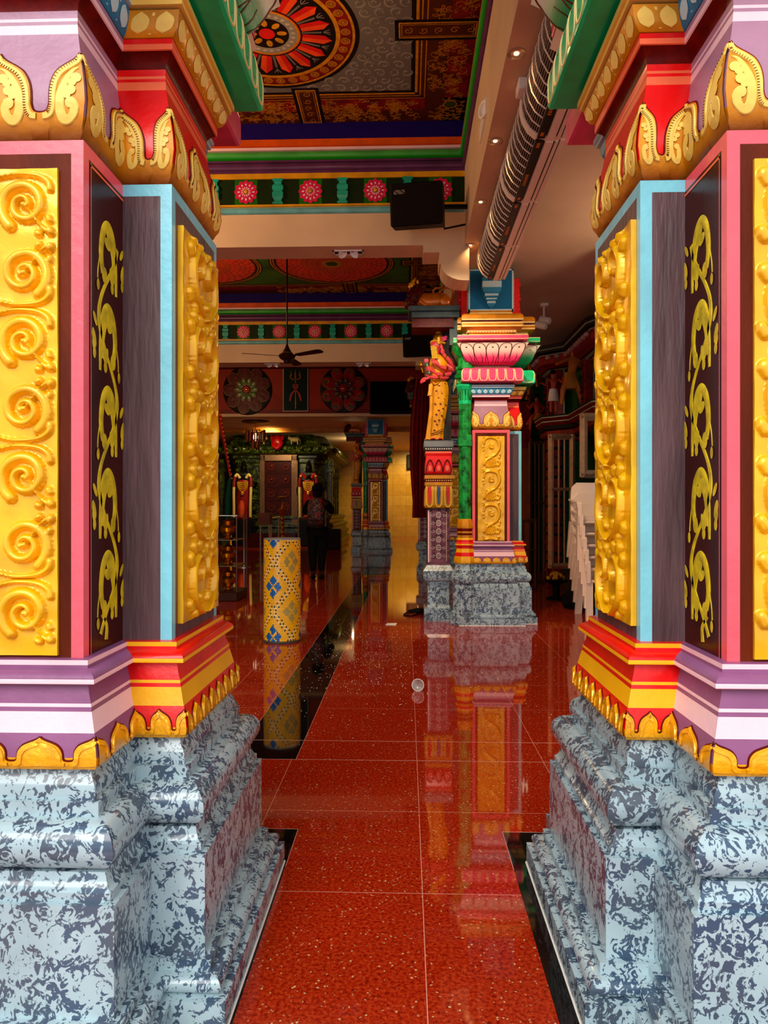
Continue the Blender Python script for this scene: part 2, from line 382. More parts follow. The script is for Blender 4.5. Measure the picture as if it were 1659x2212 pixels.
COLS = {'marble': ([MARBLE], [MARBLE]), 'base': ([PURP, PKW, BGOLD], [RED, YELLOW, BGOLD]), 'bulb': ([PURPL, PKW, BROWNR, ORANGE_GOLD], [RED, SALM, BROWNR, ORANGE_GOLD]),
        'lotus': ([BLUE, BLUEL, BLUED], [OCHRE, YEL, BROWNR]), 'neck': ([SPECK], [SPECK]), 'torus': ([PINKT], [GREEN]), 'flare': ([PINKW], [GREENW]),
        'slab': ([PINKT, BROWNR, CREAM], [GREEN, BROWNR, CREAM]), 'abacus': ([OCHRE, BROWNR, CREAM], [OCHRE, BROWNR, CREAM])}
def onion(n=26):
    """half outline of an onion-arched petal: (along 0 valley..1 tip, height 0..1)"""
    k = [(0, 0), (.10, .01), (.17, .05), (.205, .14), (.21, .26), (.225, .40), (.28, .55), (.40, .70), (.58, .80), (.76, .875), (.90, .945), (1, 1.03)]
    return smooth_pts(k, 3)
def temple_pillar(cx, y1, wp, step, proj, depth, sc, label, panel='spiral', full=True, group=None, relief=True, side_relief=(3, 9), stepL=None):
    x0, x1 = cx - wp, cx + wp; b0, b1 = x0 - (step if stepL is None else stepL), x1 + step; yF, yB, yC, yD = y1, y1 + proj, y1 + proj + depth, y1 + 2 * proj + depth
    poly = [(x0, yF), (x1, yF), (x1, yB), (b1, yB), (b1, yC), (x1, yC), (x1, yD), (x0, yD), (x0, yC), (b0, yC), (b0, yB), (x0, yB)]
    T = thing('temple_pillar', (cx, (yB + yC) / 2, 0), label, 'pillar', group)
    cache = {}
    def V(i, o):
        k = round(o, 6)
        if k not in cache: cache[k] = offs(poly, o)
        return cache[k][i % 12]
    def loft(name, prof, key, s=1):
        A, B = COLS[key]; mats = A + B; mb = MB(); n = 12
        rs = [[(*V(i, o * s), z) for i in range(n)] for o, z, _ in prof]
        vs = [p for r in rs for p in r]; fs = []; mi = []
        for k in range(len(rs) - 1):
            c = prof[k][2]
            for i in range(n):
                j = (i + 1) % n; fs.append((k * n + i, k * n + j, (k + 1) * n + j, (k + 1) * n + i)); mi.append(c if i in PIL else len(A) + c)
        fs.append(tuple(reversed(range(n)))); mi.append(0); fs.append(tuple((len(rs) - 1) * n + i for i in range(n))); mi.append(0)
        mb.add(vs, fs, mi)
        return mb.build(name, mats, T)
    def mapper(i, prof, s=1):
        a, b = Vector(poly[i]), Vector(poly[(i + 1) % 12]); Ln = (b - a).length; d = (b - a) / Ln; nr = Vector((d.y, -d.x))
        def P(u, z, h):
            o = prof_o(prof, z) * s; q0, q1 = V(i, o), V(i + 1, o)
            q = q0 + (q1 - q0) * (u / Ln) + nr * h
            return (q.x, q.y, z)
        return P, Ln
    loft('plinth', MARB_P, 'marble', sc)
    loft('base_moulding', BASE_P, 'base', 1)
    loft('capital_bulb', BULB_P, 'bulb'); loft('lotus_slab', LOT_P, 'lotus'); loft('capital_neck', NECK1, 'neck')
    loft('petal_torus', TOR_P, 'torus'); loft('upper_neck', NECK2, 'neck'); loft('lotus_flare', FLA_P, 'flare')
    loft('capital_slab', SLAB_P, 'slab'); loft('abacus', ABA_P, 'abacus')
    # white grout bead along the foot
    mb = MB(); q = [V(i, .184 * sc) for i in range(12)]; 
    mb.tube([(*p, .002) for p in q] + [(*q[0], .002)], .004, 5); mb.build('grout_bead', WHITE, T)
    # ------------- lotus edge of the base
    def band(name, prof, z0, zv, zt, npet, h, rim, mats, motif=False, s=1):
        mb = MB(); half = onion()
        for i in range(12):
            if not full and i in (4, 5, 6, 7, 8): continue
            P, Ln = mapper(i, prof, s); n = npet[i]; w = Ln / n
            out = []
            for k in range(n):      # tip at both ends, valley in the middle
                c = (k + .5) * w
                out += [(c - a * w / 2, zv + b * (zt - zv)) for a, b in reversed(half)][: None if not out else None]
                out += [(c + a * w / 2, zv + b * (zt - zv)) for a, b in half[1:]]
            vs = []; fs = []; K = 5
            cols = sorted({round(p[0], 5) for p in out})
            # keep outline single valued: upper envelope
            env = {}
            for x, z in out: env[round(x, 5)] = max(env.get(round(x, 5), -9), z)
            xs = sorted(env)
            for x in xs:
                for r in range(K + 1):
                    t = r / K; z = z0 + (env[x] - z0) * t
                    vs.append(P(x, z, h * (0 if r == 0 else 1)))
                vs.append(P(x, env[x], 0))
            m = K + 2
            for a in range(len(xs) - 1):
                for r in range(m - 1): fs.append((a * m + r, (a + 1) * m + r, (a + 1) * m + r + 1, a * m + r + 1))
            mb.add(vs, fs, 0)
            for k in range(n):
                c = (k + .5) * w
                for sg in (-1, 1):
                    edge = [(c + sg * (a * w / 2 + (rim * .55 if b < .93 else rim * .3)), zv + b * (zt - zv) - rim * .55) for a, b in half]
                    edge = [(min(max(x, 0), Ln), z) for x, z in edge]
                    P2 = lambda u, z, d: P(u, z, d + h)
                    ribbon(mb, edge, rim, P2, h * .7, 1)
                    dk = [(c + sg * (a * w / 2), zv + b * (zt - zv) + rim * .12) for a, b in half]
                    ribbon(mb, [(min(max(x, 0), Ln), z) for x, z in dk], rim * .5, lambda u, z, d: P(u, z, d), h * .55, 2)
                    if motif:
                        H = zt - zv; zb = z0 + .012
                        def q(a, b): return (c + sg * a * w / 2, zb + b * (zt - zb))
                        P3 = lambda u, z, d: P(u, z, d + h)
                        main = smooth_pts([q(.93, .80), q(.80, .77), q(.66, .68), q(.53, .55), q(.455, .42), q(.45, .28), q(.53, .17), q(.66, .15), q(.76, .21), q(.77, .31), q(.69, .34)], 5)
                        nn = len(main); ws = [w * (.015 + .095 * math.sin(math.pi * min(.62, j / nn))) for j in range(nn)]
                        for j in range(6): ws[-1 - j] = w * (.105 if j < 4 else .09)
                        ribbon(mb, main, ws, P3, .002, 3)
                        disc(mb, main[-1], w * .062, P3, .0022, 3, 12)
                        for (a, b, r) in ((.84, .66, .062), (.74, .60, .05), (.69, .50, .062), (.60, .44, .05)):
                            x, z = q(a, b); disc(mb, (x, z), w * r, P3, .0022, 3, 12)
                        for j in range(4, len(edge) - 3, 1):       # notches cut across the rim
                            (ax, az), (bx, bz) = edge[j], edge[j + 1]; dx, dz = bx - ax, bz - az; LL = math.hypot(dx, dz)
                            if LL < 1e-4: continue
                            for t in ([.5] if LL < .012 else [.25, .75]):
                                mx_, mz_ = ax + dx * t, az + dz * t; nx_, nz_ = -dz / LL * rim * .5, dx / LL * rim * .5
                                ribbon(mb, [(mx_ - nx_ * sg * .9, mz_ - nz_ * sg * .9), (mx_ + nx_ * sg * .1, mz_ + nz_ * sg * .1)] if False else [(mx_ + nx_ * .95, mz_ + nz_ * .95), (mx_ + nx_ * .1, mz_ + nz_ * .1)] if sg < 0 else [(mx_ + nx_ * .95, mz_ + nz_ * .95), (mx_ + nx_ * .1, mz_ + nz_ * .1)], [.0016, .0008], lambda u, z, d: P(u, z, d + h + rim * .25), .0012, 2)
        return mb.build(name, mats, T)
    if full:
        nb = [max(2, round(2 * wp / .098)), 2, 2, 7, 2, 2, 4, 4, 2, 7, 2, 2]
    else: nb = [5, 2, 2, 5, 2, 2, 4, 2, 2, 5, 2, 2]
    band('gilded_petal_border', BASE_P, .629, .652, .700, nb, .005, .009, [BGOLD, BGOLD, BROWNR])
    nc = [2, 1, 1, 2 if full else 2, 1, 1, 2, 1, 1, 2, 1, 1]
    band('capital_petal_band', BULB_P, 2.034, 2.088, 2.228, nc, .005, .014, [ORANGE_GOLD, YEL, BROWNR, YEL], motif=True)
    # petals painted on the lotus slab, torus and flare
    mb = MB()
    for i in range(12):
        if i in (5, 6, 7): continue
        P, Ln = mapper(i, LOT_P); n = max(1, round(Ln / .058)); w = Ln / n; mi = 0 if i in PIL else 1
        for k in range(n):
            c = (k + .5) * w
            pts = smooth_pts([(c, 2.409), (c - w * .32, 2.418), (c - w * .33, 2.438), (c, 2.453)], 4); pr = [(2 * c - x, z) for x, z in pts]
            m = len(pts); vs = [P(*p, .0015) for p in pts] + [P(*p, .0015) for p in pr]
            mb.add(vs, [(j, j + 1, m + j + 1, m + j) for j in range(m - 1)], mi)
            if k: ribbon(mb, [(k * w, 2.408), (k * w, 2.45)], .008, P, .0015, mi)
    mb.build('painted_petals', [BLUEL, YEL], T)
    mb = MB()
    for i in range(12):
        if i in (5, 6, 7): continue
        P, Ln = mapper(i, TOR_P); e = .124; L2 = Ln
        n = max(1, round((Ln + (.248 if i in (0, 3, 6, 9) else 0)) / .098)); w = L2 / n; g = L2 / (L2 + (.248 if i in (0, 3, 6, 9) else 0))
        for k in range(n):
            a, b = (k + .07) * w, (k + .93) * w
            pts = smooth_pts([(a, 2.648), (a, 2.60), (a + .04 * w, 2.55), (a + .2 * w, 2.53), (b - .2 * w, 2.53), (b - .04 * w, 2.55), (b, 2.60), (b, 2.648)], 4)
            ribbon(mb, pts, .009 * g, P, .002, 0)
            ribbon(mb, [((a + b) / 2, 2.648), ((a + b) / 2, 2.61)], .003, P, .002, 1); disc(mb, ((a + b) / 2, 2.548), .005 * g, P, .003, 1, 8)
        P, Ln = mapper(i, FLA_P); n = max(1, round((Ln + (.34 if i in (0, 3, 9) else 0)) / .15)); w = Ln / n
        for k in range(n):
            a, b = k * w, (k + 1) * w; c = (a + b) / 2
            pts = smooth_pts([(c - .35 * w, 2.716), (a + .10 * w, 2.75), (a + .02 * w, 2.80), (a + .03 * w, 2.86), (a + .22 * w, 2.895), (c, 2.902), (b - .22 * w, 2.895), (b - .03 * w, 2.86), (b - .02 * w, 2.80), (b - .10 * w, 2.75), (c + .35 * w, 2.716)], 4)
            ribbon(mb, pts, .0045, P, .002, 1); ribbon(mb, smooth_pts([(c, 2.716), (c + .01, 2.76), (c, 2.81)], 3), [.006, .005, .005, .004, .004, .002, .002], P, .002, 1)
            disc(mb, (c, 2.865), .006, P, .003, 1, 8)
    mb.build('petal_outlines', [CREAM, BROWNR], T)
    # dentil beads
    mb = MB()
    for i in (0, 3, 9, 2, 10, 1, 11):
        P, Ln = mapper(i, ABA_P); n = max(2, int(Ln / .022))
        for k in range(n): mb.ball(P((k + .5) * Ln / n, 3.042, .002), (.009, .009, .008), 6)
    mb.build('bead_row', CREAM, T)
    # ------------- shaft with borders
    mb = MB(); z0, z1 = .866, 2.031; mats = [PINK, DARKB, CYAN, DARKS, DARKV, SALM]
    sh = [(0, z0), (0, z1)]
    def rect(i, u0, u1, za, zb, mi, d=0):
        P, Ln = mapper(i, [(0, 0), (0, 5)]); mb.quad(P(u0, za, d), P(u1, za, d), P(u1, zb, d), P(u0, zb, d), mi)
    bw = .028
    for i in range(12):
        P, Ln = mapper(i, [(0, 0), (0, 5)])
        if i in (0, 6): lb, rb, o, inn = bw, bw, 0, 1
        elif i in (1, 5, 7, 11):
            o, inn = 0, 4; lb, rb = (bw, 0) if i in (1, 7) else (0, bw)
        elif i in (2, 4, 8, 10): o, inn = 2, 3; lb, rb = (0, bw * 1.05) if i in (2, 8) else (bw * 1.05, 0)
        else: lb, rb, o, inn = bw, bw, 2, 3
        if lb: rect(i, 0, lb, z0, z1, o)
        if rb: rect(i, Ln - rb, Ln, z0, z1, o)
        rect(i, lb, Ln - rb, z1 - .030, z1, o); rect(i, lb, Ln - rb, z0, z1 - .030, inn)
        if i in (1, 11, 5, 7):
            for dd, ww, mi in ((.006, .004, 0),):
                u = bw + dd
                if i in (11, 5): u = Ln - u - ww
                rect(i, u, u + ww, z0, z1 - .034, mi, .0012)
            ua, ub = (bw + .006, Ln) if i in (1, 7) else (0, Ln - bw - .006)
            rect(i, ua, ub, z1 - .044, z1 - .038, 5, .0012)
    mb.build('shaft', mats, T, smooth=0)
    # ------------- raised gold panels
    def relief_panel(i, u0, u1, za, zb, style, res, thick, hmul=1.25):
        P, Ln = mapper(i, [(0, 0), (0, 5)])
        Wd, Ht = u1 - u0, zb - za; nx, nz = max(8, int(Wd / res)), max(8, int(Ht / res))
        X, Z = np.meshgrid(np.linspace(0, Wd, nx), np.linspace(0, Ht, nz)); Hh = np.zeros_like(X)
        st = []
        def s(pts, w, h, pro=.5): st.append((pts, w, h))
        if style == 'spiral':
            per = .152; cols_ = [(Wd * .26, -1), (Wd * .74, 1)]
            for cxl, sg in cols_:
                k = 0; zc = Ht - .085
                while zc > .03:
                    f = 1 if k % 2 == 0 else -1; q = lambda a, b: (cxl + sg * a, zc + f * b)
                    s(spiral((cxl, zc), .007, .056, 1.75, R(-35) if sg * f > 0 else R(215), 54, sg * f), [.011 + .013 * j / 54 for j in range(55)], .013)
                    s(spiral((cxl, zc), .012, .066, 1.75, R(-35) if sg * f > 0 else R(215), 54, sg * f)[30:], .004, .006)
                    s(smooth_pts([q(0, 0), q(.018, -.018), q(.036, -.044), q(.054, -.060)], 5), [.006] * 12 + [.010] * 4, .012)
                    s([q(.058, -.056), q(.060, -.060)], .017, .012); s([q(.055, -.028), q(.057, -.034)], .014, .010); s([q(.030, -.062), q(.034, -.064)], .015, .010)
                    s(smooth_pts([q(-.06, .062), q(-.02, .070), q(.03, .066), q(.054, .052), q(.058, .036)], 5), [.008 + .007 * j / 20 for j in range(21)], .010)
                    s([(cxl, zc), (cxl + .001, zc)], .014, .014)
                    zc -= per / 2 * 1.0 if False else per; k += 1
        elif style == 'leaf':
            per = .21; k = 0; zc = Ht - .09
            while zc > .02:
                for sg in (-1, 1):
                    c = Wd / 2; q = lambda a, b: (c + sg * a, zc + b)
                    s(smooth_pts([q(.02, -.11), q(.06, -.09), q(.10, -.05), q(.105, .01), q(.075, .05), q(.035, .045), q(.025, .01), q(.05, -.012), q(.066, .005)], 5), [.008 + .014 * math.sin(math.pi * min(1, j / 34)) for j in range(41)], .013)
                    for a, b, r in ((.118, .055, .030), (.095, .085, .026), (.045, .088, .024), (.012, .066, .022), (.125, -.07, .026), (.09, -.098, .02), (.04, -.06, .018)):
                        s([q(a, b), q(a - .008, b - .012)], r, .010)
                zc -= per
        else:
            per = .352; zc = Ht - .17
            while zc > -.2:
                c = Wd / 2; q = lambda a, b: (c + a, zc + b)
                s(smooth_pts([q(-.075, .09), q(-.06, .14), q(0, .155), q(.065, .13), q(.085, .06), q(.055, -.01), q(.0, -.05), q(-.05, -.085), q(-.075, -.13)], 6), [.016 + .012 * math.sin(math.pi * j / 48) for j in range(49)], .012)
                s(spiral(q(.01, .065), .01, .035, .8, R(60), 20, -1), .013, .011)
                for t in range(5): s(smooth_pts([q(-.05 + .018 * t, -.04 - .006 * t), q(-.06 + .025 * t, -.10), q(-.045 + .018 * t, -.15)], 4), .013, .009)
                s(smooth_pts([q(.03, -.08), q(.04, -.13), q(.075, -.14), q(.09, -.11), q(.07, -.09)], 5), .014, .011)
                s(smooth_pts([q(-.085, .15), q(-.07, .165), q(-.09, .175)], 4), .008, .008)
                s(smooth_pts([q(.08, .15), q(.07, .165), q(.09, .175)], 4), .008, .008)
                for a, b in ((-.08, .02), (-.085, .05), (.09, -.03), (.085, -.06)): s([q(a, b), q(a * .97, b + .01)], .018, .008)
                zc -= per
        for pts, w, h in st:
            for j in range(len(pts) - 1):
                (ax, az), (bx, bz) = pts[j], pts[j + 1]; ww = (w[j] if isinstance(w, list) else w) / 2 * 1.15
                i0, i1 = max(0, int((min(ax, bx) - ww) / Wd * nx) - 1), min(nx, int((max(ax, bx) + ww) / Wd * nx) + 2)
                k0, k1 = max(0, int((min(az, bz) - ww) / Ht * nz) - 1), min(nz, int((max(az, bz) + ww) / Ht * nz) + 2)
                if i1 <= i0 or k1 <= k0: continue
                xs, zs = X[k0:k1, i0:i1], Z[k0:k1, i0:i1]; dx, dz = bx - ax, bz - az; LL = dx * dx + dz * dz + 1e-12
                t = np.clip(((xs - ax) * dx + (zs - az) * dz) / LL, 0, 1); d = np.hypot(xs - ax - t * dx, zs - az - t * dz)
                v = h * np.sqrt(np.clip(1 - (d / ww) ** 2, 0, 1)); Hh[k0:k1, i0:i1] = np.maximum(Hh[k0:k1, i0:i1], v)
        edge = np.minimum(np.minimum(X, Wd - X), np.minimum(Z, Ht - Z))
        Hh = Hh * hmul * np.clip(edge / .006, 0, 1) + thick
        Hh += .0012 * np.sin(X * 61 + Z * 23) * np.sin(Z * 47 - X * 31)
        jag = .003 * np.sin(np.linspace(0, Ht, nz) * 55)
        mb = MB(); vs = []; fs = []
        for k in range(nz):
            for j in range(nx): vs.append(P(u0 + X[k, j], za + Z[k, j], Hh[k, j]))
        for k in range(nz - 1):
            for j in range(nx - 1): a = k * nx + j; fs.append((a, a + 1, a + nx + 1, a + nx))
        base = len(vs)
        ring = [j for j in range(nx)] + [k * nx + nx - 1 for k in range(1, nz)] + [(nz - 1) * nx + j for j in range(nx - 2, -1, -1)] + [k * nx for k in range(nz - 2, 0, -1)]
        for r in ring: k, j = divmod(r, nx); vs.append(P(u0 + X[k, j], za + Z[k, j], 0))
        m = len(ring)
        for a in range(m): b = (a + 1) % m; fs.append((ring[b], ring[a], base + a, base + b))
        mb.add(vs, fs); mb.build('gilded_relief_panel', GOLD, T, smooth=60)
    res = .0026 if full else .006
    relief_panel(0, .056, 2 * wp - .056, .872, 1.965, panel, res, .007)
    if relief:
        for i in side_relief: relief_panel(i, .048, depth - .03, .90, 1.945, 'leaf' if panel != 'peacock' else 'leaf', res * 1.1, .014, 1.5)
    # ------------- painted vine on the sides of the pilaster
    mb = MB()
    for i in (1, 11):
        P, Ln = mapper(i, [(0, 0), (0, 5)]); a0 = bw + .016 if i == 1 else 0; aw = Ln - bw - .016; c = a0 + aw / 2; A = aw * .27
        per = .40; zt = 1.93; fl = 1 if i == 1 else -1
        Q = lambda u, z, d: P(u, z, d)
        stem = []; z = zt - .02
        fz = lambda z: c + fl * A * 1.1 * math.sin((zt - z) / per * 2 * math.pi + .5)
        z = zt - .08
        while z > .90: stem.append((fz(z), z)); z -= .012
        nst = len(stem); ribbon(mb, stem, [.019 - .007 * abs(math.sin(j * .19)) for j in range(nst)], Q, .0015, 0)
        k = 0; z = zt - .10
        while z > .93:
            side = -fl * (1 if k % 2 == 0 else -1); x = fz(z)
            def q(a, b): return (min(max(x + side * a * aw, a0 + .006), a0 + aw - .006), z + b)
            # arching hook over the leaf cluster
            hook = smooth_pts([q(.0, -.10), q(.02, -.03), q(.10, .035), q(.26, .058), q(.42, .035), q(.49, -.02), q(.43, -.065)], 5)
            ribbon(mb, hook, [.010 + .017 * math.sin(math.pi * min(1, j / len(hook) * .85)) for j in range(len(hook))], Q, .0015, 0)
            inner = smooth_pts([q(.06, -.07), q(.10, -.01), q(.20, .022), q(.30, .005)], 4)
            ribbon(mb, inner, [.008 + .014 * math.sin(math.pi * min(1, j / len(inner))) for j in range(len(inner))], Q, .0016, 0)
            disc(mb, q(.40, -.068), .015, Q, .002, 0, r2=.020)
            ribbon(mb, smooth_pts([q(.50, -.01), q(.58, -.055), q(.60, -.085)], 4), .003, Q, .0014, 0); disc(mb, q(.60, -.10), .008, Q, .002, 0, r2=.014)
            for a, b, r, r2, ro in ((.15, .025, .012, .020, -.5), (.24, .030, .012, .018, -.8), (.31, .012, .011, .016, -1), (.12, -.055, .010, .024, .2), (.18, -.062, .009, .020, -.3), (.15, -.088, .009, .012, 0),
                                    (-.20, -.03, .009, .020, .35), (-.27, -.045, .008, .014, .2), (-.19, -.065, .008, .012, 0), (-.17, .015, .007, .016, .6)):
                disc(mb, q(a, b), r * 1.1, Q, .002, 0, r2=r2 * 1.15, rot=ro * side)
            z -= per / 2; k += 1
        ribbon(mb, smooth_pts([(fz(.91), .95), (c - fl * .01, .92), (c - fl * .012, .885)], 5), [.008 + .001 * j for j in range(11)], Q, .0015, 0)
    mb.build('painted_vine', paint('vine_yellow', '#d9c02c', .4, 0, .18, 30), T)
    # ------------- bracket block on top
    mb = MB(); cy = (yF + yD) / 2; h = .235; yf = yF + .02; yb = yD - .02
    mb.box(cx - h * .92, cx + h * .92, yf - .01, yb, 3.226, 3.285, 1); mb.box(cx - h * .95, cx + h * .95, yf - .02, yb, 3.25, 3.262, 2)
    mb.box(cx - h, cx + h, yf, yb, 3.285, 3.72, 0)
    for a, b, c_, d in ((-h, h, 3.285, 3.30), (-h, -h + .016, 3.285, 3.72), (h - .016, h, 3.285, 3.72), (-h, h, 3.705, 3.72)): mb.box(cx + a, cx + b, yf - .006, yf, c_, d, 3)
    mb.build('bracket_block', [BLUED, OCHRE, CREAM, BLUEL], T, smooth=0)
    mb = MB(); prof = [(.09, 3.64, .13), (.09, 3.60, .13), (.105, 3.59, .12), (.098, 3.56, .12), (.098, 3.53, .11), (.098, 3.50, .11), (.09, 3.46, .10), (.07, 3.44, .09), (.07, 3.42, .08), (.055, 3.40, .07), (.058, 3.385, .07), (.042, 3.37, .06), (.046, 3.35, .05), (.030, 3.325, .04), (.004, 3.30, .02)]
    rs = []; mi = []
    for k, (w, z, d) in enumerate(prof): rs.append([(cx - w, yf, z), (cx - w, yf - d, z), (cx + w, yf - d, z), (cx + w, yf, z)]); mi.append(1 if k in (3, 4, 7, 9, 11) else 0)
    rs.reverse(); mi = mi[:len(rs) - 1][::-1]
    mb.rings(rs, mi); mb.build('corbel_pendant', [BLUE, BLUEL], T, smooth=0)
    mb = MB()
    for sg in (-1, 1):
        mb.box(*sorted((cx + sg * (h), cx + sg * (h + .07))), yf + .06, yb, 3.24, 3.64, 0)
        for k in range(7): mb.ball((cx + sg * (h + .075), yf + .12 + .03 * (k % 3), 3.29 + .05 * k), (.025, .02, .03), 8, 1)
    mb.build('side_bracket', [RED, paint('deep_rose', '#c2263a', .35)], T, smooth=40)
    mb = MB()
    for sg in (-1, 1):
        for k in range(12):
            z = 3.30 + .034 * k; mb.tube([(cx + sg * (h + .004), yf + .02, z + .012 * math.cos(t)) if False else (cx + sg * (h + .006), yf + .03 + .016 * math.cos(t), z + .014 * math.sin(t)) for t in [j * 2 * math.pi / 8 for j in range(9)]], .004, 5)
    mb.build('carved_edge', BLUEL, T)
    return T
PL = temple_pillar(-.7305 - .195 + .004, 1.58, .195, .127, .222, .427, 1, 'left front temple pillar with round gilded coils on its front panel', 'spiral', side_relief=(3,))
PR = temple_pillar(.703 + .195, 1.585, .195, .112, .235, .427, 1, 'right front temple pillar with gilded leaf scrolls on its front panel', 'leaf', side_relief=(9,))
PI = temple_pillar(.886, 7.49, .195, .142, .13, .40, .78, 'inner temple pillar with gilded peacock panel and pink lotus capital, beside the statue', 'peacock', full=False, relief=False, stepL=.035)
# ------------------------------------------------------------ the room
def st(mb, name, mats, smooth=0): return tag(mb.build(name, mats, smooth=smooth), kind='structure')
f = MB()
def fl(x0, x1, y0, y1, mi): f.quad((x0, y0, 0), (x1, y0, 0), (x1, y1, 0), (x0, y1, 0), mi)
fl(-8, 8, -4, 1.2, 0); fl(-.406, .357, 1.2, 2.659, 0); fl(-8, -.406, 1.2, 2.659, 2); fl(.357, 8, 1.2, 2.659, 2)
fl(-8, 8, 2.659, 3.40, 0); fl(-8, -.53, 3.40, 3.68, 2); fl(-.53, 8, 3.40, 3.68, 1)
fl(-8, -.83, 3.68, 32, 1); fl(-.83, -.53, 3.68, 32, 2); fl(-.53, 8, 3.68, 32, 1)
f.box(-8, 8, -4, 32, -.2, -.001, 0)
floor = st(f, 'floor', [RED_A, RED_B, BLACKG])
# fine pale joints around the black borders
g = MB()
for a, b in (((-.53, 3.40), (-.53, 18)), ((-.83, 3.68), (-.83, 18)), ((-.406, 2.38), (-.406, 2.66)), ((.357, 2.38), (.357, 2.66)), ((.65, 2.66), (.65, 3.4))): g.box(a[0] - .001, a[0] + .001, a[1], b[1], 0, .0006)
for a, b in (((-3, 3.40), (3, 3.40)), ((-3, 3.68), (3, 3.68)), ((-3, 2.66), (-.406, 2.66)), ((.357, 2.66), (3, 2.66))): g.box(a[0], b[0], a[1] - .001, a[1] + .001, 0, .0006)
tag(g.build('trim_1', paint('grout', '#c89a8c', .8)), kind='structure')

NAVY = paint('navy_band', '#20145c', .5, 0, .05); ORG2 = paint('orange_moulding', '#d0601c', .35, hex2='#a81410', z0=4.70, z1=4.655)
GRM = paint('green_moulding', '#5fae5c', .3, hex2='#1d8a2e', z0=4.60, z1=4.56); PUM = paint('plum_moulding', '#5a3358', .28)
FRZ = paint('frieze_ground', '#18280f', .5); YB = paint('band_yellow', '#d7a21c', .4); CYM = paint('cyan_moulding', '#79b7bd', .3)
MAROON = paint('maroon_ceiling', '#5a150f', .5, 0, .35, 5)
def halfround(c0, c1, z0, z1, r, axis, mb, mi, base):
    """half-round moulding along X (axis 0, at y=base, facing -Y) or along Y (axis 1, at x=base, facing -X)"""
    zc, h = (z0 + z1) / 2, (z1 - z0) / 2; rs = []
    for c in (c0, c1):
        ring = []
        for k in range(9):
            t = R(-90 + 22.5 * k); d = r * math.cos(t); z = zc + h * math.sin(t)
            ring.append((c, base - d, z) if axis == 0 else (base - d, c, z))
        ring.append((c, base + .01, z1) if axis == 0 else (base + .01, c, z1)); ring.append((c, base + .01, z0) if axis == 0 else (base + .01, c, z0))
        rs.append(ring)
    mb.rings(rs, mi)
RC = MB(); GREENP = paint('frieze_square', '#2f6a22', .45); TEAL = paint('teal_baluster', '#45a58f', .35)
ROSE = paint('rosette_pink', '#cf3a5c', .32, 0, .12, 40); ROSEL = paint('rosette_white', '#f5d4da', .35)
XL = -6.6
def cornice(num, yb, xs, bx, z_lo, xr=.556):
    """moulded face of a cross beam with frieze of rosettes and balusters"""
    mb = MB()
    mb.box(XL, xr, yb - .004, yb, 4.75, 4.92, 0)
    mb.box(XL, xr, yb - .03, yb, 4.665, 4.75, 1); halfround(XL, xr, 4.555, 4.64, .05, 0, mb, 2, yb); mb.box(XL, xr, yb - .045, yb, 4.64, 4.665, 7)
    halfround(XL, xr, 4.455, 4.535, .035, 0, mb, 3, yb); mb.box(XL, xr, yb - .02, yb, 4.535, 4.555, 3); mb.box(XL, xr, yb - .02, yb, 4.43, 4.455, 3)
    mb.box(XL, xr, yb - .018, yb, 4.378, 4.432, 4); mb.box(XL, xr, yb - .004, yb, 4.132, 4.378, 5); mb.box(XL, xr, yb - .018, yb, 4.112, 4.132, 4)
    halfround(XL, xr, 4.042, 4.105, .028, 0, mb, 6, yb)
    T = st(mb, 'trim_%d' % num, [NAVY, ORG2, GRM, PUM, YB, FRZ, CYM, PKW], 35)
    k = 0
    for x in xs:
        if x > xr - .02: continue
        m = MB(); y = yb - .004; m.box(x - .11, x + .11, y - .004, y, 4.134, 4.376, 2)
        P = lambda a, b, d: (x + a, y - .004 - d, 4.255 + b)
        for ring, (rr, n, pr, w) in enumerate(((.080, 12, .036, .026), (.045, 12, .024, .016))):
            for j in range(n):
                t = 2 * math.pi * (j + .5 * ring) / n; c = (rr * math.cos(t), rr * math.sin(t))
                disc(m, c, pr, P, .008 + .007 * ring, 0, 10, r2=w, rot=t); disc(m, (c[0] * .82, c[1] * .82), pr * .55, P, .0095 + .007 * ring, 1, 6, r2=w * .35, rot=t)
        m.lathe([(.02, 0), (.018, .008), (.004, .012)], n=10, mi=3, mt=Matrix.Translation((x, y - .018, 4.255)) @ Matrix.Rotation(R(90), 4, 'X'))
        m.build('rosette', [ROSE, ROSEL, GREENP, YB], T, smooth=0)
    for x in bx:
        if x > xr - .03: continue
        m = MB(); y = yb - .004; pr = [(.05, 4.134), (.05, 4.150), (.036, 4.156), (.034, 4.175), (.046, 4.19), (.052, 4.205), (.052, 4.245), (.040, 4.255), (.040, 4.262), (.052, 4.27), (.054, 4.30), (.046, 4.315), (.034, 4.325), (.036, 4.352), (.05, 4.358), (.05, 4.376)]
        m.rings([[(x - w, y, z), (x - w, y - w * .6, z), (x + w, y - w * .6, z), (x + w, y, z)] for w, z in pr]); m.build('baluster', TEAL, T, smooth=0)
    return T
r1 = [-1.546 + .6235 * k for k in range(-3, 5)]; cornice(2, 6.83, r1, [x + .31 for x in r1], 0)
r2 = [-2.81 + .618 * k for k in range(-2, 6)]; cornice(3, 12.2, r2, [x + .31 for x in r2], 0)
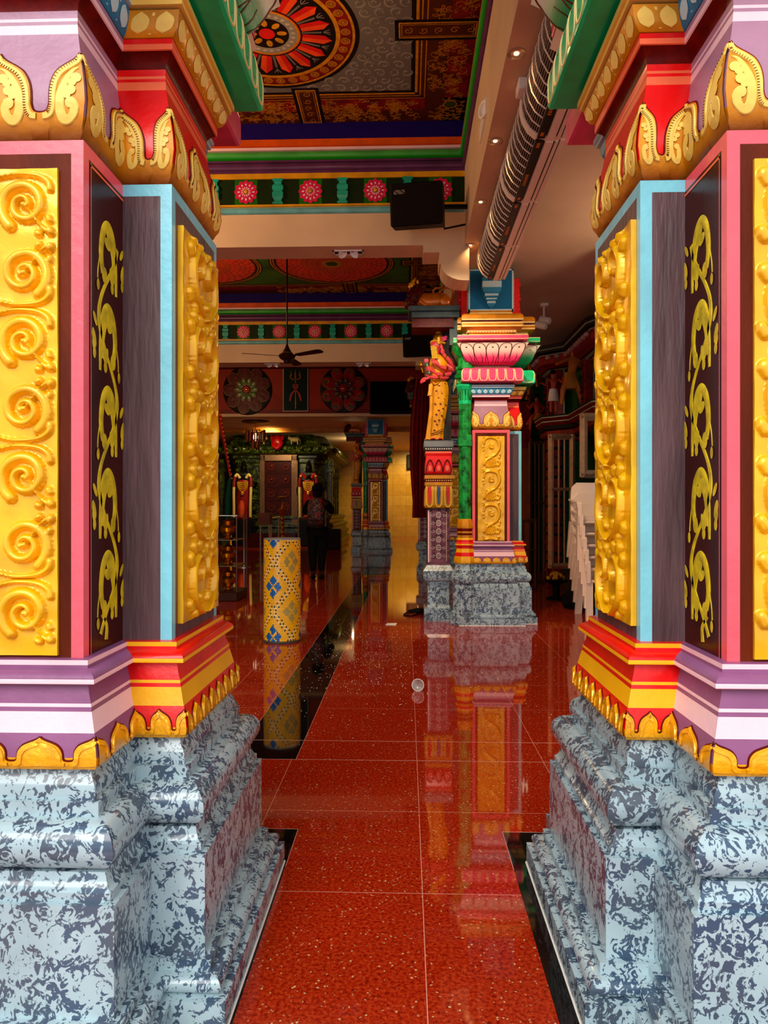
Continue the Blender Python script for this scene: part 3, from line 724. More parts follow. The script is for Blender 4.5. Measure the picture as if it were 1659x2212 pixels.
# mouldings on the long beam
mb = MB()
for ya, yc in ((2.4, 6.83), (7.16, 12.2), (12.6, 18.7)):
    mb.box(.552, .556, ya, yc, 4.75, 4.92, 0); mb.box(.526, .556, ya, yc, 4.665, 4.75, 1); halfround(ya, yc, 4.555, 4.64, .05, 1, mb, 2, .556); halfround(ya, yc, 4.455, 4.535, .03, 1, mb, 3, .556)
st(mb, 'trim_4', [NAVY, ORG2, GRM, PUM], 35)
# beams
mb = MB(); mb.box(.556, .74, 1.3, 18.8, 3.73, 5.0); mb.box(XL, .556, 6.83, 7.16, 3.73, 5.0); mb.box(XL, .556, 12.2, 12.6, 3.73, 5.0)
for y0, y1 in ((6.83, 7.16), (12.2, 12.6)):
    pts = [(.16, 3.73), (.16, 3.66), (.315, 3.66), (.315, 3.55)] + [(.33 + .226 * (1 - math.cos(R(a))), 3.55 - .16 * math.sin(R(a))) for a in (0, 15, 30, 45, 60, 75, 90)] + [(.60, 3.39), (.60, 3.73)]
    mb.rings([[(x, y0, z) for x, z in pts], [(x, y1, z) for x, z in pts]])
st(mb, 'ceiling_beams', BEIGE)
mb = MB(); mb.box(-8, 8, 1.15, 1.5, 3.73, 5.2); st(mb, 'wall_front', BEIGE)
mb = MB(); mb.box(-7.2, 8, 1.3, 31.2, 5.0, 5.2); st(mb, 'roof_slab', BEIGE)
mb = MB(); mb.box(.74, 4.4, 1.3, 14.3, 3.80, 3.95); mb.box(.74, .80, 1.3, 14.3, 3.77, 3.80); st(mb, 'ceiling_aisle', BEIGE2)
mb = MB(); mb.box(4.2, 4.4, 1.3, 14.3, 0, 3.95); st(mb, 'wall_right', BEIGE2)
WGREEN = paint('green_wall_paint', '#123f16', .5)
mb = MB(); mb.box(1.3, 4.4, 14.2, 14.4, 0, 3.95); st(mb, 'wall_green', WGREEN)
mb = MB(); mb.box(-7.2, -7.0, 1.3, 31.2, 0, 5.2); st(mb, 'wall_left', BEIGE)
mb = MB(); mb.box(2.2, 2.4, 14.4, 31.2, 0, 5.2); st(mb, 'wall_rear_right', BEIGE)
def slabs(name, a, b, w, h):
    m = bpy.data.materials.new(name); nt, N, L, B = nodes(m); B.inputs['Roughness'].default_value = .3
    geo = N.new('ShaderNodeNewGeometry'); sx = N.new('ShaderNodeSeparateXYZ'); cb = N.new('ShaderNodeCombineXYZ')
    L.new(geo.outputs['Position'], sx.inputs[0]); L.new(sx.outputs[0], cb.inputs[0]); L.new(sx.outputs[2], cb.inputs[1])
    br = N.new('ShaderNodeTexBrick'); br.inputs['Scale'].default_value = 1; br.inputs['Brick Width'].default_value = w; br.inputs['Row Height'].default_value = h
    br.offset = 0; br.inputs['Mortar Size'].default_value = .004; br.inputs['Color1'].default_value = lin(a); br.inputs['Color2'].default_value = lin(b); br.inputs['Mortar'].default_value = lin('#7a5a20')
    L.new(cb.outputs[0], br.inputs[0]); nz = N.new('ShaderNodeTexNoise'); nz.inputs['Scale'].default_value = 5; nz.inputs['Detail'].default_value = 6; L.new(geo.outputs['Position'], nz.inputs[0])
    mx = N.new('ShaderNodeMix'); mx.data_type = 'RGBA'; mx.blend_type = 'MULTIPLY'; mx.inputs[0].default_value = .5; L.new(br.outputs[0], mx.inputs[6])
    L.new(nz.outputs[0], mx.inputs[7]); L.new(mx.outputs[2], B.inputs['Base Color']); return m
YM = slabs('yellow_marble_slabs', '#d9b56a', '#c9a052', .6, .45)
mb = MB(); mb.box(-7.2, 2.4, 31, 31.2, 0, 3.9); st(mb, 'wall_back', YM)
mb = MB(); mb.box(-7.2, 2.4, 19.1, 31.2, 3.74, 3.9); st(mb, 'ceiling_vestibule', BEIGE)
TERRA = paint('terracotta_wall', '#8f3014', .55, 0, .12, 2)
mb = MB(); mb.box(-7.0, 2.2, 18.8, 19.1, 3.85, 5.0, 0); mb.box(-7.0, 2.2, 18.79, 19.1, 3.74, 3.85, 1); mb.box(-7.0, 2.2, 18.8, 19.1, 3.66, 3.74, 2); st(mb, 'wall_upper', [TERRA, paint('terracotta_band', '#6e1510', .5), BEIGE])
mb = MB(); mb.box(-7.0, 2.2, 22.1, 22.3, 3.60, 3.74, 0)
for k in range(150): mb.box(-7 + k * .06, -6.97 + k * .06, 22.085, 22.1, 3.64, 3.68, 1)
st(mb, 'trim_5', [paint('gilt_trim', '#c07a2c', .4, .2), YB])
# ------------------------------------------------------------ painted ceilings
def coffer(num, y0, y1, field, cxs, rad, kind):
    Zc = 4.92; mb = MB(); mb.box(XL, .556, y0, y1, Zc, 5.0, 0); cl = st(mb, 'ceiling_coffer_%d' % num, [MAROON])
    P = lambda x, y, d: (x, y, Zc - .001 - d)
    m = MB(); GR = paint('ceiling_%s' % kind, field, .5, 0, .05 if kind == 'grey' else .3, 3)
    YG = paint('ceiling_gold', '#c08a22', .4, 0, .15, 20); LG = paint('ceiling_grey_light', '#8d8b86', .5); BK = BLK; RD = paint('ceiling_red', '#c5301f', .4, 0, .1); LR = paint('ceiling_red_light', '#e05a40', .4)
    MR = paint('ceiling_maroon_red', '#741a12', .5, 0, .3, 9); BR = paint('ceiling_brown', '#4a2410', .5); OR = paint('ceiling_orange', '#c8641e', .4); GRN = paint('ceiling_olive', '#3a4a18', .5); WH = paint('ceiling_bead', '#b9b4ae', .45)
    mats = [GR, YG, LG, BK, RD, LR, MR, BR, OR, GRN, WH]
    def q(xa, xb, ya, yb2, mi, d=.001): m.box(xa, xb, ya, yb2, Zc - d - .001, Zc - .0005, mi)
    xr, yf = .04, y1 - .51; xl = -2.2; yn = y0 + .5
    if kind != 'grey': xl = -5.4
    q(xl, xr, yn, yf, 0, .001)
    for (o, w, mi) in ((0, .035, 3), (.035, .022, 1), (.057, .02, 7), (.077, .01, 1), (.087, .03, 7), (.117, .008, 1)):
        q(xr + o, xr + o + w, yn, yf + o + w, mi, .0015); q(xl, xr + o + w, yf + o, yf + o + w, mi, .0015); q(xl - o - w, xl - o, yn, yf + o + w, mi, .0015)
    def ring(c, ra, rb, mi, d, n=72, sc=1):
        vs = []; 
        for i in range(n):
            t = 2 * math.pi * i / n; vs += [P(c[0] + ra * math.cos(t), c[1] + ra * math.sin(t), d), P(c[0] + rb * math.cos(t), c[1] + rb * math.sin(t), d)]
        m.add(vs, [(2 * i, 2 * i + 1, (2 * i + 3) % (2 * n), (2 * i + 2) % (2 * n)) for i in range(n)], mi)
    for c in cxs:
        if kind == 'grey':
            ring(c, 0, rad + .035, 3, .002); ring(c, 0, rad, 1, .0025); ring(c, rad * .815, rad * .97, 6, .003); ring(c, rad * .80, rad * .83, 1, .0035); ring(c, 0, rad * .78, 3, .0035)
            n = 36
            for i in range(n):
                t = 2 * math.pi * i / n; p = (c[0] + rad * .892 * math.cos(t), c[1] + rad * .892 * math.sin(t))
                ring(p, .030, .038, 1, .004, 14); ring(p, .018, .024, 1, .004, 12); ring(p, 0, .011, 1, .004, 8)
            n = 16
            for i in range(n):
                t = 2 * math.pi * (i + .5) / n; ct, s_ = math.cos(t), math.sin(t); L_ = lambda r, w: (c[0] + r * rad * ct - w * s_, c[1] + r * rad * s_ + w * ct)
                a, b, w = .40, .74, .050
                for sg, mi in ((1, 5), (-1, 4)):
                    vs = [P(*L_(a, 0), .0045), P(*L_(a, sg * w * .8), .0045), P(*L_(b - .09, sg * w), .0045), P(*L_(b, 0), .0045)]
                    m.add(vs, [(0, 1, 2, 3)], mi)
                t2 = 2 * math.pi * i / n
                for k in range(8):
                    r = .41 + .028 * k; ring((c[0] + r * rad * math.cos(t2), c[1] + r * rad * math.sin(t2)), .005, .010, 2, .0045, 8)
                for sg in (-1, 0, 1):
                    e = (c[0] + .72 * rad * math.cos(t2 + sg * .06), c[1] + .72 * rad * math.sin(t2 + sg * .06)); s0 = (c[0] + .64 * rad * math.cos(t2), c[1] + .64 * rad * math.sin(t2))
                    ribbon(m, smooth_pts([s0, ((s0[0] + e[0]) / 2 + .005 * sg, (s0[1] + e[1]) / 2), e], 4), .006, P, .0045, 2)
            ring(c, rad * .345, rad * .365, 1, .0045); ring(c, rad * .25, rad * .345, 2, .0045); ring(c, rad * .365, rad * .38, 8, .0045)
            for i in range(24): t = 2 * math.pi * i / 24; disc(m, (c[0] + rad * .298 * math.cos(t), c[1] + rad * .298 * math.sin(t)), .017, P, .0055, 10, 10, r2=.013)
            ring(c, 0, rad * .25, 3, .0045); ring(c, 0, rad * .09, 4, .006)
            for i in range(8): t = 2 * math.pi * i / 8; disc(m, (c[0] + rad * .17 * math.cos(t), c[1] + rad * .17 * math.sin(t)), .04, P, .0055, 1, 10, r2=.025, rot=t)
        else:
            ring(c, 0, rad + .02, 3, .002); ring(c, rad * .92, rad, 7, .003); ring(c, rad * .94, rad * .955, 1, .0035); ring(c, rad * .98, rad, 1, .0035); ring(c, 0, rad * .9, 4, .003)
            for i in range(60): t = 2 * math.pi * i / 60; disc(m, (c[0] + rad * .968 * math.cos(t), c[1] + rad * .968 * math.sin(t)), .02, P, .004, 8, 6, r2=.008, rot=t)
            for k in range(9):
                ra, rb = rad * (.17 + .73 * (k / 9) ** 1.0), rad * (.17 + .73 * ((k + 1) / 9)); n = 32
                for i in range(n):
                    t = 2 * math.pi * (i + .5 * (k % 2)) / n; rc = (ra + rb) / 2
                    disc(m, (c[0] + rc * math.cos(t), c[1] + rc * math.sin(t)), (rb - ra) * .47, P, .0045, 5 if k > 3 else 8, 8, r2=rc * math.pi / n * .8, rot=t)
            ring(c, 0, rad * .17, 1, .005); ring(c, 0, rad * .10, 9, .006)
    if kind == 'grey':
        yy = yn + .07; r_ = 0
        while yy < yf:
            xx = xl + .08 + (.045 if r_ % 2 else 0)
            while xx < xr - .03:
                if all(math.hypot(xx - c[0], yy - c[1]) > rad + .075 for c in cxs):
                    a = r_ * 1.3 + xx * 7
                    ribbon(m, [(xx + .045 * math.cos(a + t * .35), yy + .045 * math.sin(a + t * .35)) for t in range(12)], [.004 + .016 * math.sin(math.pi * t / 11) for t in range(12)], P, .003, 2)
                    ribbon(m, [(xx + (.03 - .0022 * t) * math.cos(a + 2.6 + t * .42), yy + (.03 - .0022 * t) * math.sin(a + 2.6 + t * .42)) for t in range(12)], [.003 + .012 * math.sin(math.pi * t / 11) for t in range(12)], P, .003, 2)
                xx += .118
            yy += .105; r_ += 1
    # floral border: thin gold scrolls on maroon
    def scrolls(xa, xb, ya, yb2, n):
        for k in range(n):
            x, y = rnd.uniform(xa + .03, xb - .03), rnd.uniform(ya + .03, yb2 - .03); r0 = rnd.uniform(.03, .06); sg = rnd.choice((-1, 1)); a = rnd.uniform(0, 6.28)
            pts = [p for p in spiral((x, y), .006, r0, 1.2, a, 18, sg) if xa < p[0] < xb and ya < p[1] < yb2]
            if len(pts) > 5: ribbon(m, pts, .0035, P, .003, 1)
            for j in range(3):
                e = a + j * 1.1; c = (x + r0 * 1.1 * math.cos(e), y + r0 * 1.1 * math.sin(e))
                if xa + .02 < c[0] < xb - .02 and ya + .02 < c[1] < yb2 - .02:
                    lp = [(c[0] + .024 * math.cos(e) * math.cos(t) - .011 * math.sin(e) * math.sin(t), c[1] + .024 * math.sin(e) * math.cos(t) + .011 * math.cos(e) * math.sin(t)) for t in [i * .785 for i in range(9)]]
                    disc(m, c, .022, P, .0018, 6, 8, r2=.010, rot=e); ribbon(m, lp, .0028, P, .003, 1)
    q(xr + .125, .55, yn, y1, 6, .0012); q(xl, .55, yf + .125, y1, 6, .0012); q(xr + .125, xr + .30, yn, y1 - .2, 7, .0014); q(xl, xr + .30, y1 - .2, y1, 7, .0014)
    scrolls(xr + .13, .55, y1 - 2.4, y1, 95); scrolls(max(xl, -2.2), xr + .1, yf + .13, y1, 130)
    # strap panels across the border
    def strap(x0_, x1_, ya, yb2):
        q(x0_ - .03, x1_ + .03, ya - .03, yb2 + .03, 3, .003); q(x0_, x1_, ya, yb2, 1, .0042); q(x0_ + .012, x1_ - .012, ya + .012, yb2 - .012, 7, .0048); q(x0_ + .022, x1_ - .022, ya + .022, yb2 - .022, 1, .0052); q(x0_ + .027, x1_ - .027, ya + .027, yb2 - .027, 7, .0056)
        n = 5
        for k in range(n):
            if x1_ - x0_ > yb2 - ya: x, y = x0_ + (x1_ - x0_) * (k + .6) / n, (ya + yb2) / 2
            else: x, y = (x0_ + x1_) / 2, ya + (yb2 - ya) * (k + .6) / n
            sg = 1 if k % 2 else -1; PP = lambda a, b, d: P(a, b, d + .0045)
            ribbon(m, spiral((x, y), .006, .038, 1.2, 1.5 * k, 16, sg), .006, PP, .002, 1)
    cxx, cyy = cxs[0]
    strap(xr - .10, .545, cyy - .09, cyy + .09); strap(cxx + .10, cxx + .28, yf - .03, y1 - .005)
    if kind == 'grey': ring((.40, y1 - .28), 0, .06, 9, .004, 20); ring((.40, y1 - .28), .055, .065, 1, .0045, 20)
    m.build('ceiling_painting', mats, cl, smooth=0)
coffer(1, 1.5, 6.83, '#6b6a68', [(-1.09, 5.53)], .69, 'grey')
coffer(2, 7.16, 12.2, '#3c6a2a', [(-1.13, 10.75), (-3.15, 10.75)], .93, 'green')
mb = MB(); mb.box(XL, .556, 12.6, 18.8, 4.92, 5.0); st(mb, 'ceiling_coffer_3', MAROON)
# ------------------------------------------------------------ pillars further in
dup(PI, (PI.location.x, PI.location.y + 5.6, 0), 'second inner pillar in the right row, hidden behind the goddess statue and red curtain')
dup(PI, (-.87, 20.25, 0), 'farthest temple pillar, standing before the yellow marble wall right of the sanctum')
# ------------------------------------------------------------ octagonal green column beside the inner pillar
def green_column(loc, label, group=None):
    x, y, _ = loc; T = thing('octagonal_column', loc, label, 'column', group); c = (x, y, 0); m8 = Matrix.Rotation(R(22.5), 4, 'Z')
    def L_(name, pr, mats, mi=0, n=8, k=1.08): mb = MB(); mb.lathe([(r * k, z) for r, z in pr], c, n, mi, mt=m8); return mb.build(name, mats, T, smooth=25)
    L_('plinth', [(.155, 0), (.155, .09), (.135, .10), (.135, .13), (.125, .14), (.125, .40), (.115, .42), (.135, .44), (.145, .47), (.145, .50), (.135, .53), (.12, .54), (.12, .57), (.105, .58), (.10, .63)], MARBLE)
    L_('base_moulding', [(.10, .63), (.115, .64), (.118, .67), (.105, .71), (.095, .75), (.085, .79), (.09, .82), (.10, .825), (.10, .84), (.085, .86), (.085, .88), (.078, .90)], [BGOLD, RED, YELLOW], [0, 0, 0, 1, 2, 1, 1, 2, 1, 1, 2])
    L_('gilded_cup', [(.078, .90), (.074, .93), (.08, .95), (.075, .97), (.078, 1.0), (.084, 1.03), (.070, 1.09), (.06, 1.10)], [OCHRE, BROWNR], [0, 1, 0, 1, 0, 0, 0])
    L_('shaft', [(.062, 1.05), (.062, 2.31)], DGREEN)
    mb = MB(); mb.bbox(x - .072, x + .072, y - .072, y + .072, 1.85, 1.98, .012); mb.build('shaft_block', DGREEN, T, smooth=0)
    L_('fluted_capital', [(.062, 2.30), (.066, 2.32), (.060, 2.35), (.064, 2.44), (.082, 2.47), (.09, 2.485), (.09, 2.50), (.07, 2.51)], GREEN)
    mb = MB()
    for k in range(16): t = k * math.pi / 8; mb.cyl((x + .068 * math.cos(t), y + .068 * math.sin(t), 2.34), (x + .072 * math.cos(t), y + .072 * math.sin(t), 2.45), .007, n=6)
    mb.build('flutes', DGREEN, T)
    L_('upper_capital', [(.07, 2.51), (.07, 2.56), (.10, 2.57), (.11, 2.60), (.085, 2.62), (.085, 2.65), (.095, 2.66), (.095, 2.69), (.07, 2.70), (.07, 2.78), (.12, 2.84), (.13, 2.86), (.13, 2.90), (.07, 2.91), (.07, 3.0)], DGREEN)
    return T
GC = green_column((.612, 7.50, 0), 'green octagonal half column wedged between pedestal and peacock pillar')
# ------------------------------------------------------------ statue pedestal
def pedestal(loc, label, group=None):
    x, y, _ = loc; T = thing('statue_pedestal', loc, label, 'pedestal', group)
    def B(name, segs, mats, w=.135, d=.15, sm=0):
        mb = MB(); rs = []; mi = []
        for o, z, m in segs: rs.append([(x - w - o, y - d - o, z), (x + w + o, y - d - o, z), (x + w + o, y + d + o, z), (x - w - o, y + d + o, z)]); mi.append(m)
        mb.rings(rs, mi[:-1]); return mb.build(name, mats, T, smooth=sm)
    B('plinth', [(.02, 0, 0), (.02, .135, 0), (.0, .14, 0), (-.02, .18, 0), (-.02, .42, 0), (.02, .44, 0), (.03, .47, 0), (.03, .54, 0), (.01, .57, 0), (-.01, .60, 0)], MARBLE)
    B('carved_shaft', [(-.01, .60, 0), (-.015, .62, 0), (-.015, 1.19, 0), (-.02, 1.21, 0)], paint('worn_plum', '#6d4653', .6, 0, .5, 18, .4))
    mb = MB(); P = lambda a, b, d: (x + a, y - .136 - d, b)
    for k in range(6):
        zc = .70 + .088 * k
        for t in range(10): a = math.pi * 2 * t / 10; disc(mb, (.023 * math.cos(a), zc + .028 * math.sin(a)), .012, P, .004, 0, 8, r2=.005, rot=a)
        disc(mb, (0, zc), .007, P, .006, 0)
        for sg in (-1, 1): ribbon(mb, spiral((sg * .058, zc), .004, .020, 1, 0 if sg > 0 else math.pi, 12, sg), .005, P, .004, 0)
    for sg in (-1, 1): ribbon(mb, [(sg * .085, .64), (sg * .085, 1.17)], .006, P, .004, 0)
    ribbon(mb, [(-.106, .63), (-.106, 1.19)], .018, P, .003, 1)
    mb.build('white_floral_carving', [paint('chalk_white', '#d8c4c0', .6), PKW], T)
    B('gem_petal_block', [(-.01, 1.21, 0), (.01, 1.215, 0), (.02, 1.24, 0), (.016, 1.40, 0), (.0, 1.455, 0)], paint('olive_gold', '#b08a24', .4))
    mb = MB(); P = lambda a, b, d: (x + a, y - .172 - d, b)
    for k, mi in ((-1, 0), (0, 1), (1, 0)):
        c = k * .098; u = smooth_pts([(c - .032, 1.45), (c - .034, 1.33), (c - .028, 1.25), (c, 1.225), (c + .028, 1.25), (c + .034, 1.33), (c + .032, 1.45)], 4); ribbon(mb, u, .013, P, .008, 2)
        ribbon(mb, [(c, 1.44), (c, 1.36), (c, 1.27)], [.034, .034, .022], P, .010, mi); disc(mb, (c, 1.27), .012, P, .010, mi)
    mb.build('gem_petals', [paint('ruby_red', '#cf2430', .2), paint('slate_blue_gem', '#3d5a86', .2), YELLOW], T)
    B('striped_block', [(.012, 1.455, 0), (.014, 1.49, 1), (.006, 1.492, 1), (.006, 1.525, 0), (.014, 1.527, 0), (.014, 1.565, 1), (0, 1.57, 1), (0, 1.585, 1)], [OCHRE, BROWNR])
    mb = MB()
    for k in range(12): mb.ball((x - .13 + .0236 * k, y - .157, 1.508), .007, 6)
    mb.build('bead_row', CREAM, T)
    B('red_lotus_block', [(0, 1.585, 0), (.008, 1.60, 0), (.012, 1.65, 0), (.004, 1.72, 0), (-.004, 1.77, 0), (.006, 1.80, 1), (.006, 1.82, 0)], [RED, SALM])
    mb = MB(); P = lambda a, b, d: (x + a, y - .163 - d, b)
    for k in (-1, 0, 1):
        c = k * .092; u = smooth_pts([(c - .04, 1.60), (c - .036, 1.66), (c, 1.73), (c + .036, 1.66), (c + .04, 1.60)], 4); ribbon(mb, u, .012, P, .006, 0); disc(mb, (c, 1.64), .018, P, .008, 1, 10, r2=.03)
    mb.build('lotus_arches', [BROWNR, SALM], T)
    B('slate_slab', [(-.02, 1.82, 0), (.0, 1.825, 0), (.02, 1.86, 0), (.022, 1.87, 1), (.022, 1.925, 0), (.018, 1.936, 0)], [paint('slate_grey', '#4d5052', .5, 0, .2, 12), paint('light_slate', '#7d8284', .5)])
    mb = MB()
    for k in range(12): mb.ball((x - .135 + .0245 * k, y - .168, 1.845), .008, 6)
    mb.build('white_studs', WHITE, T)
    return T
PX, PY = .345, 7.80
PE = pedestal((PX, PY, 0), 'painted square pedestal with white floral carving, under the yellow-robed goddess')
# ------------------------------------------------------------ goddess
SK = paint('rose_skin', '#e25a62', .32, 0, .08, 14, .05, 30, coat=.2); SARI = paint('yellow_sari', '#e6a416', .38, 0, .12, 12, .12, 25); SARB = paint('sari_brown', '#6a3210', .5)
def goddess(dx, dy, label, group=None):
    T = thing('goddess_statue', (PX + dx, PY + dy, 1.936), label, 'statue', group)
    G = lambda x, y, d=0: (.36 + (x - 490) * .000634 + dx, 7.80 + d + dy, 3.197 - (y - 90) * .000634 + .0)
    def E(x, y, rx, ry, d=0, fo=0): p = G(x, y, d); return (p[0], p[1], p[2], rx * .000634, ry, fo)
    mb = MB(); mb.stack([E(470, 985, 115, .062), E(480, 1060, 150, .072, 0, .2), E(488, 1150, 164, .080, 0, .4), E(488, 1260, 168, .082, 0, .6), E(482, 1400, 160, .078, 0, .8), E(470, 1560, 148, .074, 0, 1), E(455, 1720, 136, .070, 0, 1), E(440, 1860, 128, .068, 0, 1), E(415, 1980, 150, .072, 0, 1.1), E(400, 2046, 165, .078, 0, 1.2)], 54, fold=.035, nf=11)
    mb.build('sari_skirt', SARI, T, smooth=50)
    mb = MB()
    for k, (x, y) in enumerate([(480, 1130), (520, 1260), (470, 1335), (560, 1350), (500, 1440), (545, 1520), (470, 1550), (590, 1450), (430, 1220), (430, 1620), (525, 1640), (475, 1715), (570, 1700), (410, 1440), (405, 1730), (440, 1790), (335, 1880), (400, 1890), (580, 1090), (350, 1650)]):
        p = G(x, y, -.0); yy = p[1] - .082 * math.sqrt(max(.15, 1 - ((x - 470) / 175) ** 2)) + .004
        mb.ball((p[0], yy, p[2]), (.010, .006, .009), 8); mb.ball((p[0] + .009, yy, p[2] - .006), (.005, .005, .008), 6)
    for pts in ([(370, 1010), (340, 1100), (325, 1200), (330, 1290)], [(400, 1100), (370, 1200), (350, 1300), (345, 1500), (345, 1700), (330, 1850), (270, 2000), (250, 2060)], [(300, 1960), (400, 1935), (470, 1900), (550, 1870)], [(310, 1990), (400, 1965), (470, 1940), (550, 1900)]):
        q = smooth_pts(pts, 4); mb.tube([(G(x, y)[0], G(x, y)[1] - .080 * math.sqrt(max(.1, 1 - ((x - 455) / 200) ** 2)), G(x, y)[2]) for x, y in q], .0035, 5)
    mb.build('sari_borders', SARB, T)
    mb = MB()
    for a, b, c in (((350, 1090), (345, 1500), (290, 2050)), ((325, 1100), (318, 1230), (325, 1300))): mb.tube([G(*a, -.07), G(*b, -.078), G(*c, -.082)], [.012, .016, .030], 10, flat=.5)
    mb.tube([G(500, 1040, -.06), G(450, 1100, -.088), G(400, 1105, -.09), (G(370, 1060, -.085)), G(350, 1010, -.06)], .010, 8)
    mb.build('sari_pleat', SARI, T)
    mb = MB(); mb.stack([E(470, 1000, 108, .060), E(470, 930, 100, .055), E(470, 860, 118, .060), E(475, 790, 150, .068), E(480, 720, 160, .070), E(485, 650, 150, .062), E(480, 610, 110, .05), E(470, 580, 60, .035)], 28)
    mb.build('bodice', SARI, T, smooth=60)
    mb = MB(); mb.stack([E(460, 610, 42, .026), E(450, 560, 40, .026), E(440, 530, 58, .038), E(425, 480, 84, .052, -.01), E(425, 430, 92, .056, -.01), E(430, 380, 86, .054, -.01), E(440, 345, 60, .04)], 24)
    p = G(425, 455, -.066); mb.ball(p, (.008, .014, .016), 8); mb.ball(G(505, 455, -.03), (.010, .008, .018), 8)
    mb.build('head', SK, T, smooth=70)
    for sg in (-1, 1): mb = MB(); mb.ball(G(425 + sg * 34, 430, -.060), (.012, .006, .005), 8, 0); mb.ball(G(425 + sg * 34, 430, -.065), .004, 6, 1); mb.tube([G(425 + sg * 15, 412, -.06), G(425 + sg * 38, 404, -.062), G(425 + sg * 58, 416, -.055)], .002, 5, 1); mb.build('eye', [WHITE, BLK], T)
    mb = MB(); mb.ball(G(425, 492, -.062), (.013, .006, .004), 8, 0); mb.build('lips', RED, T)
    mb = MB(); mb.lathe([(.068, 0), (.072, .02), (.064, .045), (.066, .05), (.058, .09), (.046, .12), (.034, .128), (.040, .14), (.040, .155), (.028, .165), (.022, .185), (.028, .19), (.02, .21), (.012, .225), (.005, .24)], G(478, 395, 0)[:2] + (G(0, 385)[2] - .02,), 20)
    mb.build('crown', paint('antique_gold', '#b8791e', .3, .4, .15, 20), T, smooth=40)
    mb = MB()
    for k in range(22): t = 2 * math.pi * k / 22; mb.ball((G(465, 0)[0] + .078 * math.cos(t), G(0, 0)[1] + .07 * math.sin(t), G(0, 370)[2] + .010 * math.sin(2 * t)), .010, 6, 0)
    for a, b in ((575, 300), (560, 340), (590, 330), (545, 310), (600, 290)): mb.ball(G(a, b, -.05), .017, 8, 1)
    mb.build('crown_band', [YELLOW, PINKT], T)
    mb = MB()
    for k in range(9):
        for j in range(5): mb.ball(G(345 + k * 3 + j * 20, 470 + k * 24, -.085 - .012 * math.sin(j * .78)), .0095, 6, (k + j) % 2)
    mb.build('flower_garland', [YELLOW, paint('garland_gold', '#d8c03a', .4)], T)
    arms = [([(560, 680, .01), (690, 730, .0), (770, 815, -.01), (700, 745, -.05), (600, 640, -.075), (550, 590, -.085)], (530, 520)),
            ([(560, 700, .0), (680, 790, -.01), (735, 850, -.03), (620, 840, -.085), (500, 825, -.11)], (420, 760)),
            ([(540, 760, .0), (640, 860, -.02), (660, 925, -.05), (560, 950, -.10), (430, 945, -.13)], (330, 880)),
            ([(520, 800, .0), (600, 930, -.03), (610, 985, -.06), (480, 1000, -.11), (330, 1000, -.14)], (240, 1040))]
    mb = MB()
    for pts, hd in arms:
        q = smooth_pts([G(*p) for p in pts], 4); n = len(q); mb.tube(q, [.030 - .012 * (i / n) for i in range(n)], 12)
        w = q[-1]; h = G(hd[0], hd[1], pts[-1][2] - .01); d = (Vector(h) - Vector(w)); mb.tube([w, Vector(w) + d * .5, h], [.017, .026, .022], 10, flat=.6)
        dn = d.normalized()
        for k in range(4):
            s_ = Vector((0, -.3, 1)).normalized() * (.012 * (k - 1.5)); b0 = Vector(h) + s_; L1 = .030 + .006 * (1.5 - abs(k - 1.5)); mb.tube([b0, b0 + dn * L1 + Vector((0, -.006, 0)), b0 + dn * L1 * 1.5 + Vector((-.004, .012, -.008))], [.008, .0072, .005], 8)
        t0 = Vector(w) + d * .45; mb.tube([t0, t0 + Vector((.0, -.012, .024)), t0 + dn * .03 + Vector((0, -.016, .036))], [.009, .008, .005], 8)
        bn = MB(); c_ = Vector(q[-5]); bn.tube([c_, Vector(q[-4])], [.0255, .024], 14); bn.build('bangle', BRASS, T)
    mb.build('arms', SK, T, smooth=70)
    mb = MB()
    for sg in (-1, 1):
        c_ = G(440 + sg * 62, 2036, -.07); mb.ball((c_[0], c_[1], c_[2]), (.026, .055, .014), 10)
        for j in range(5): mb.ball((c_[0] - .018 + .009 * j, c_[1] - .052, c_[2] - .002), (.005, .010, .007), 6)
    mb.build('feet', SK, T, smooth=70)
    mb = MB(); mb.tube([G(205, 920, -.12), G(180, 840, -.12)], .008, 8, 0); mb.ball(G(168, 785, -.12), (.022, .022, .026), 10, 0); mb.ball(G(162, 742, -.12), .010, 8, 0)
    mb.build('sceptre', BRASS, T)
    mb = MB()
    for k in range(8): t = k * math.pi / 4; mb.ball((G(262, 715)[0] + .014 * math.cos(t), G(0, 0)[1] - .11 + .014 * math.sin(t), G(0, 715)[2]), (.012, .012, .024), 8, 0)
    mb.tube([G(265, 750, -.11), G(280, 810, -.12), G(310, 930, -.13)], .006, 6, 1); mb.build('lotus_bud', [paint('lotus_pink', '#e06a80', .4), GREEN], T)
    mb = MB(); mb.box(PX + dx + .06, PX + dx + .14, PY + dy - .02, PY + dy + .12, 1.936, 3.18); mb.build('rock_backing', paint('dark_rock', '#34322e', .7, 0, .35, 18, .6, 30, streak=(1, 1, .3)), T)
    return T
goddess(0, 0, 'pink-skinned goddess statue in a yellow spotted sari, standing on the painted pedestal')
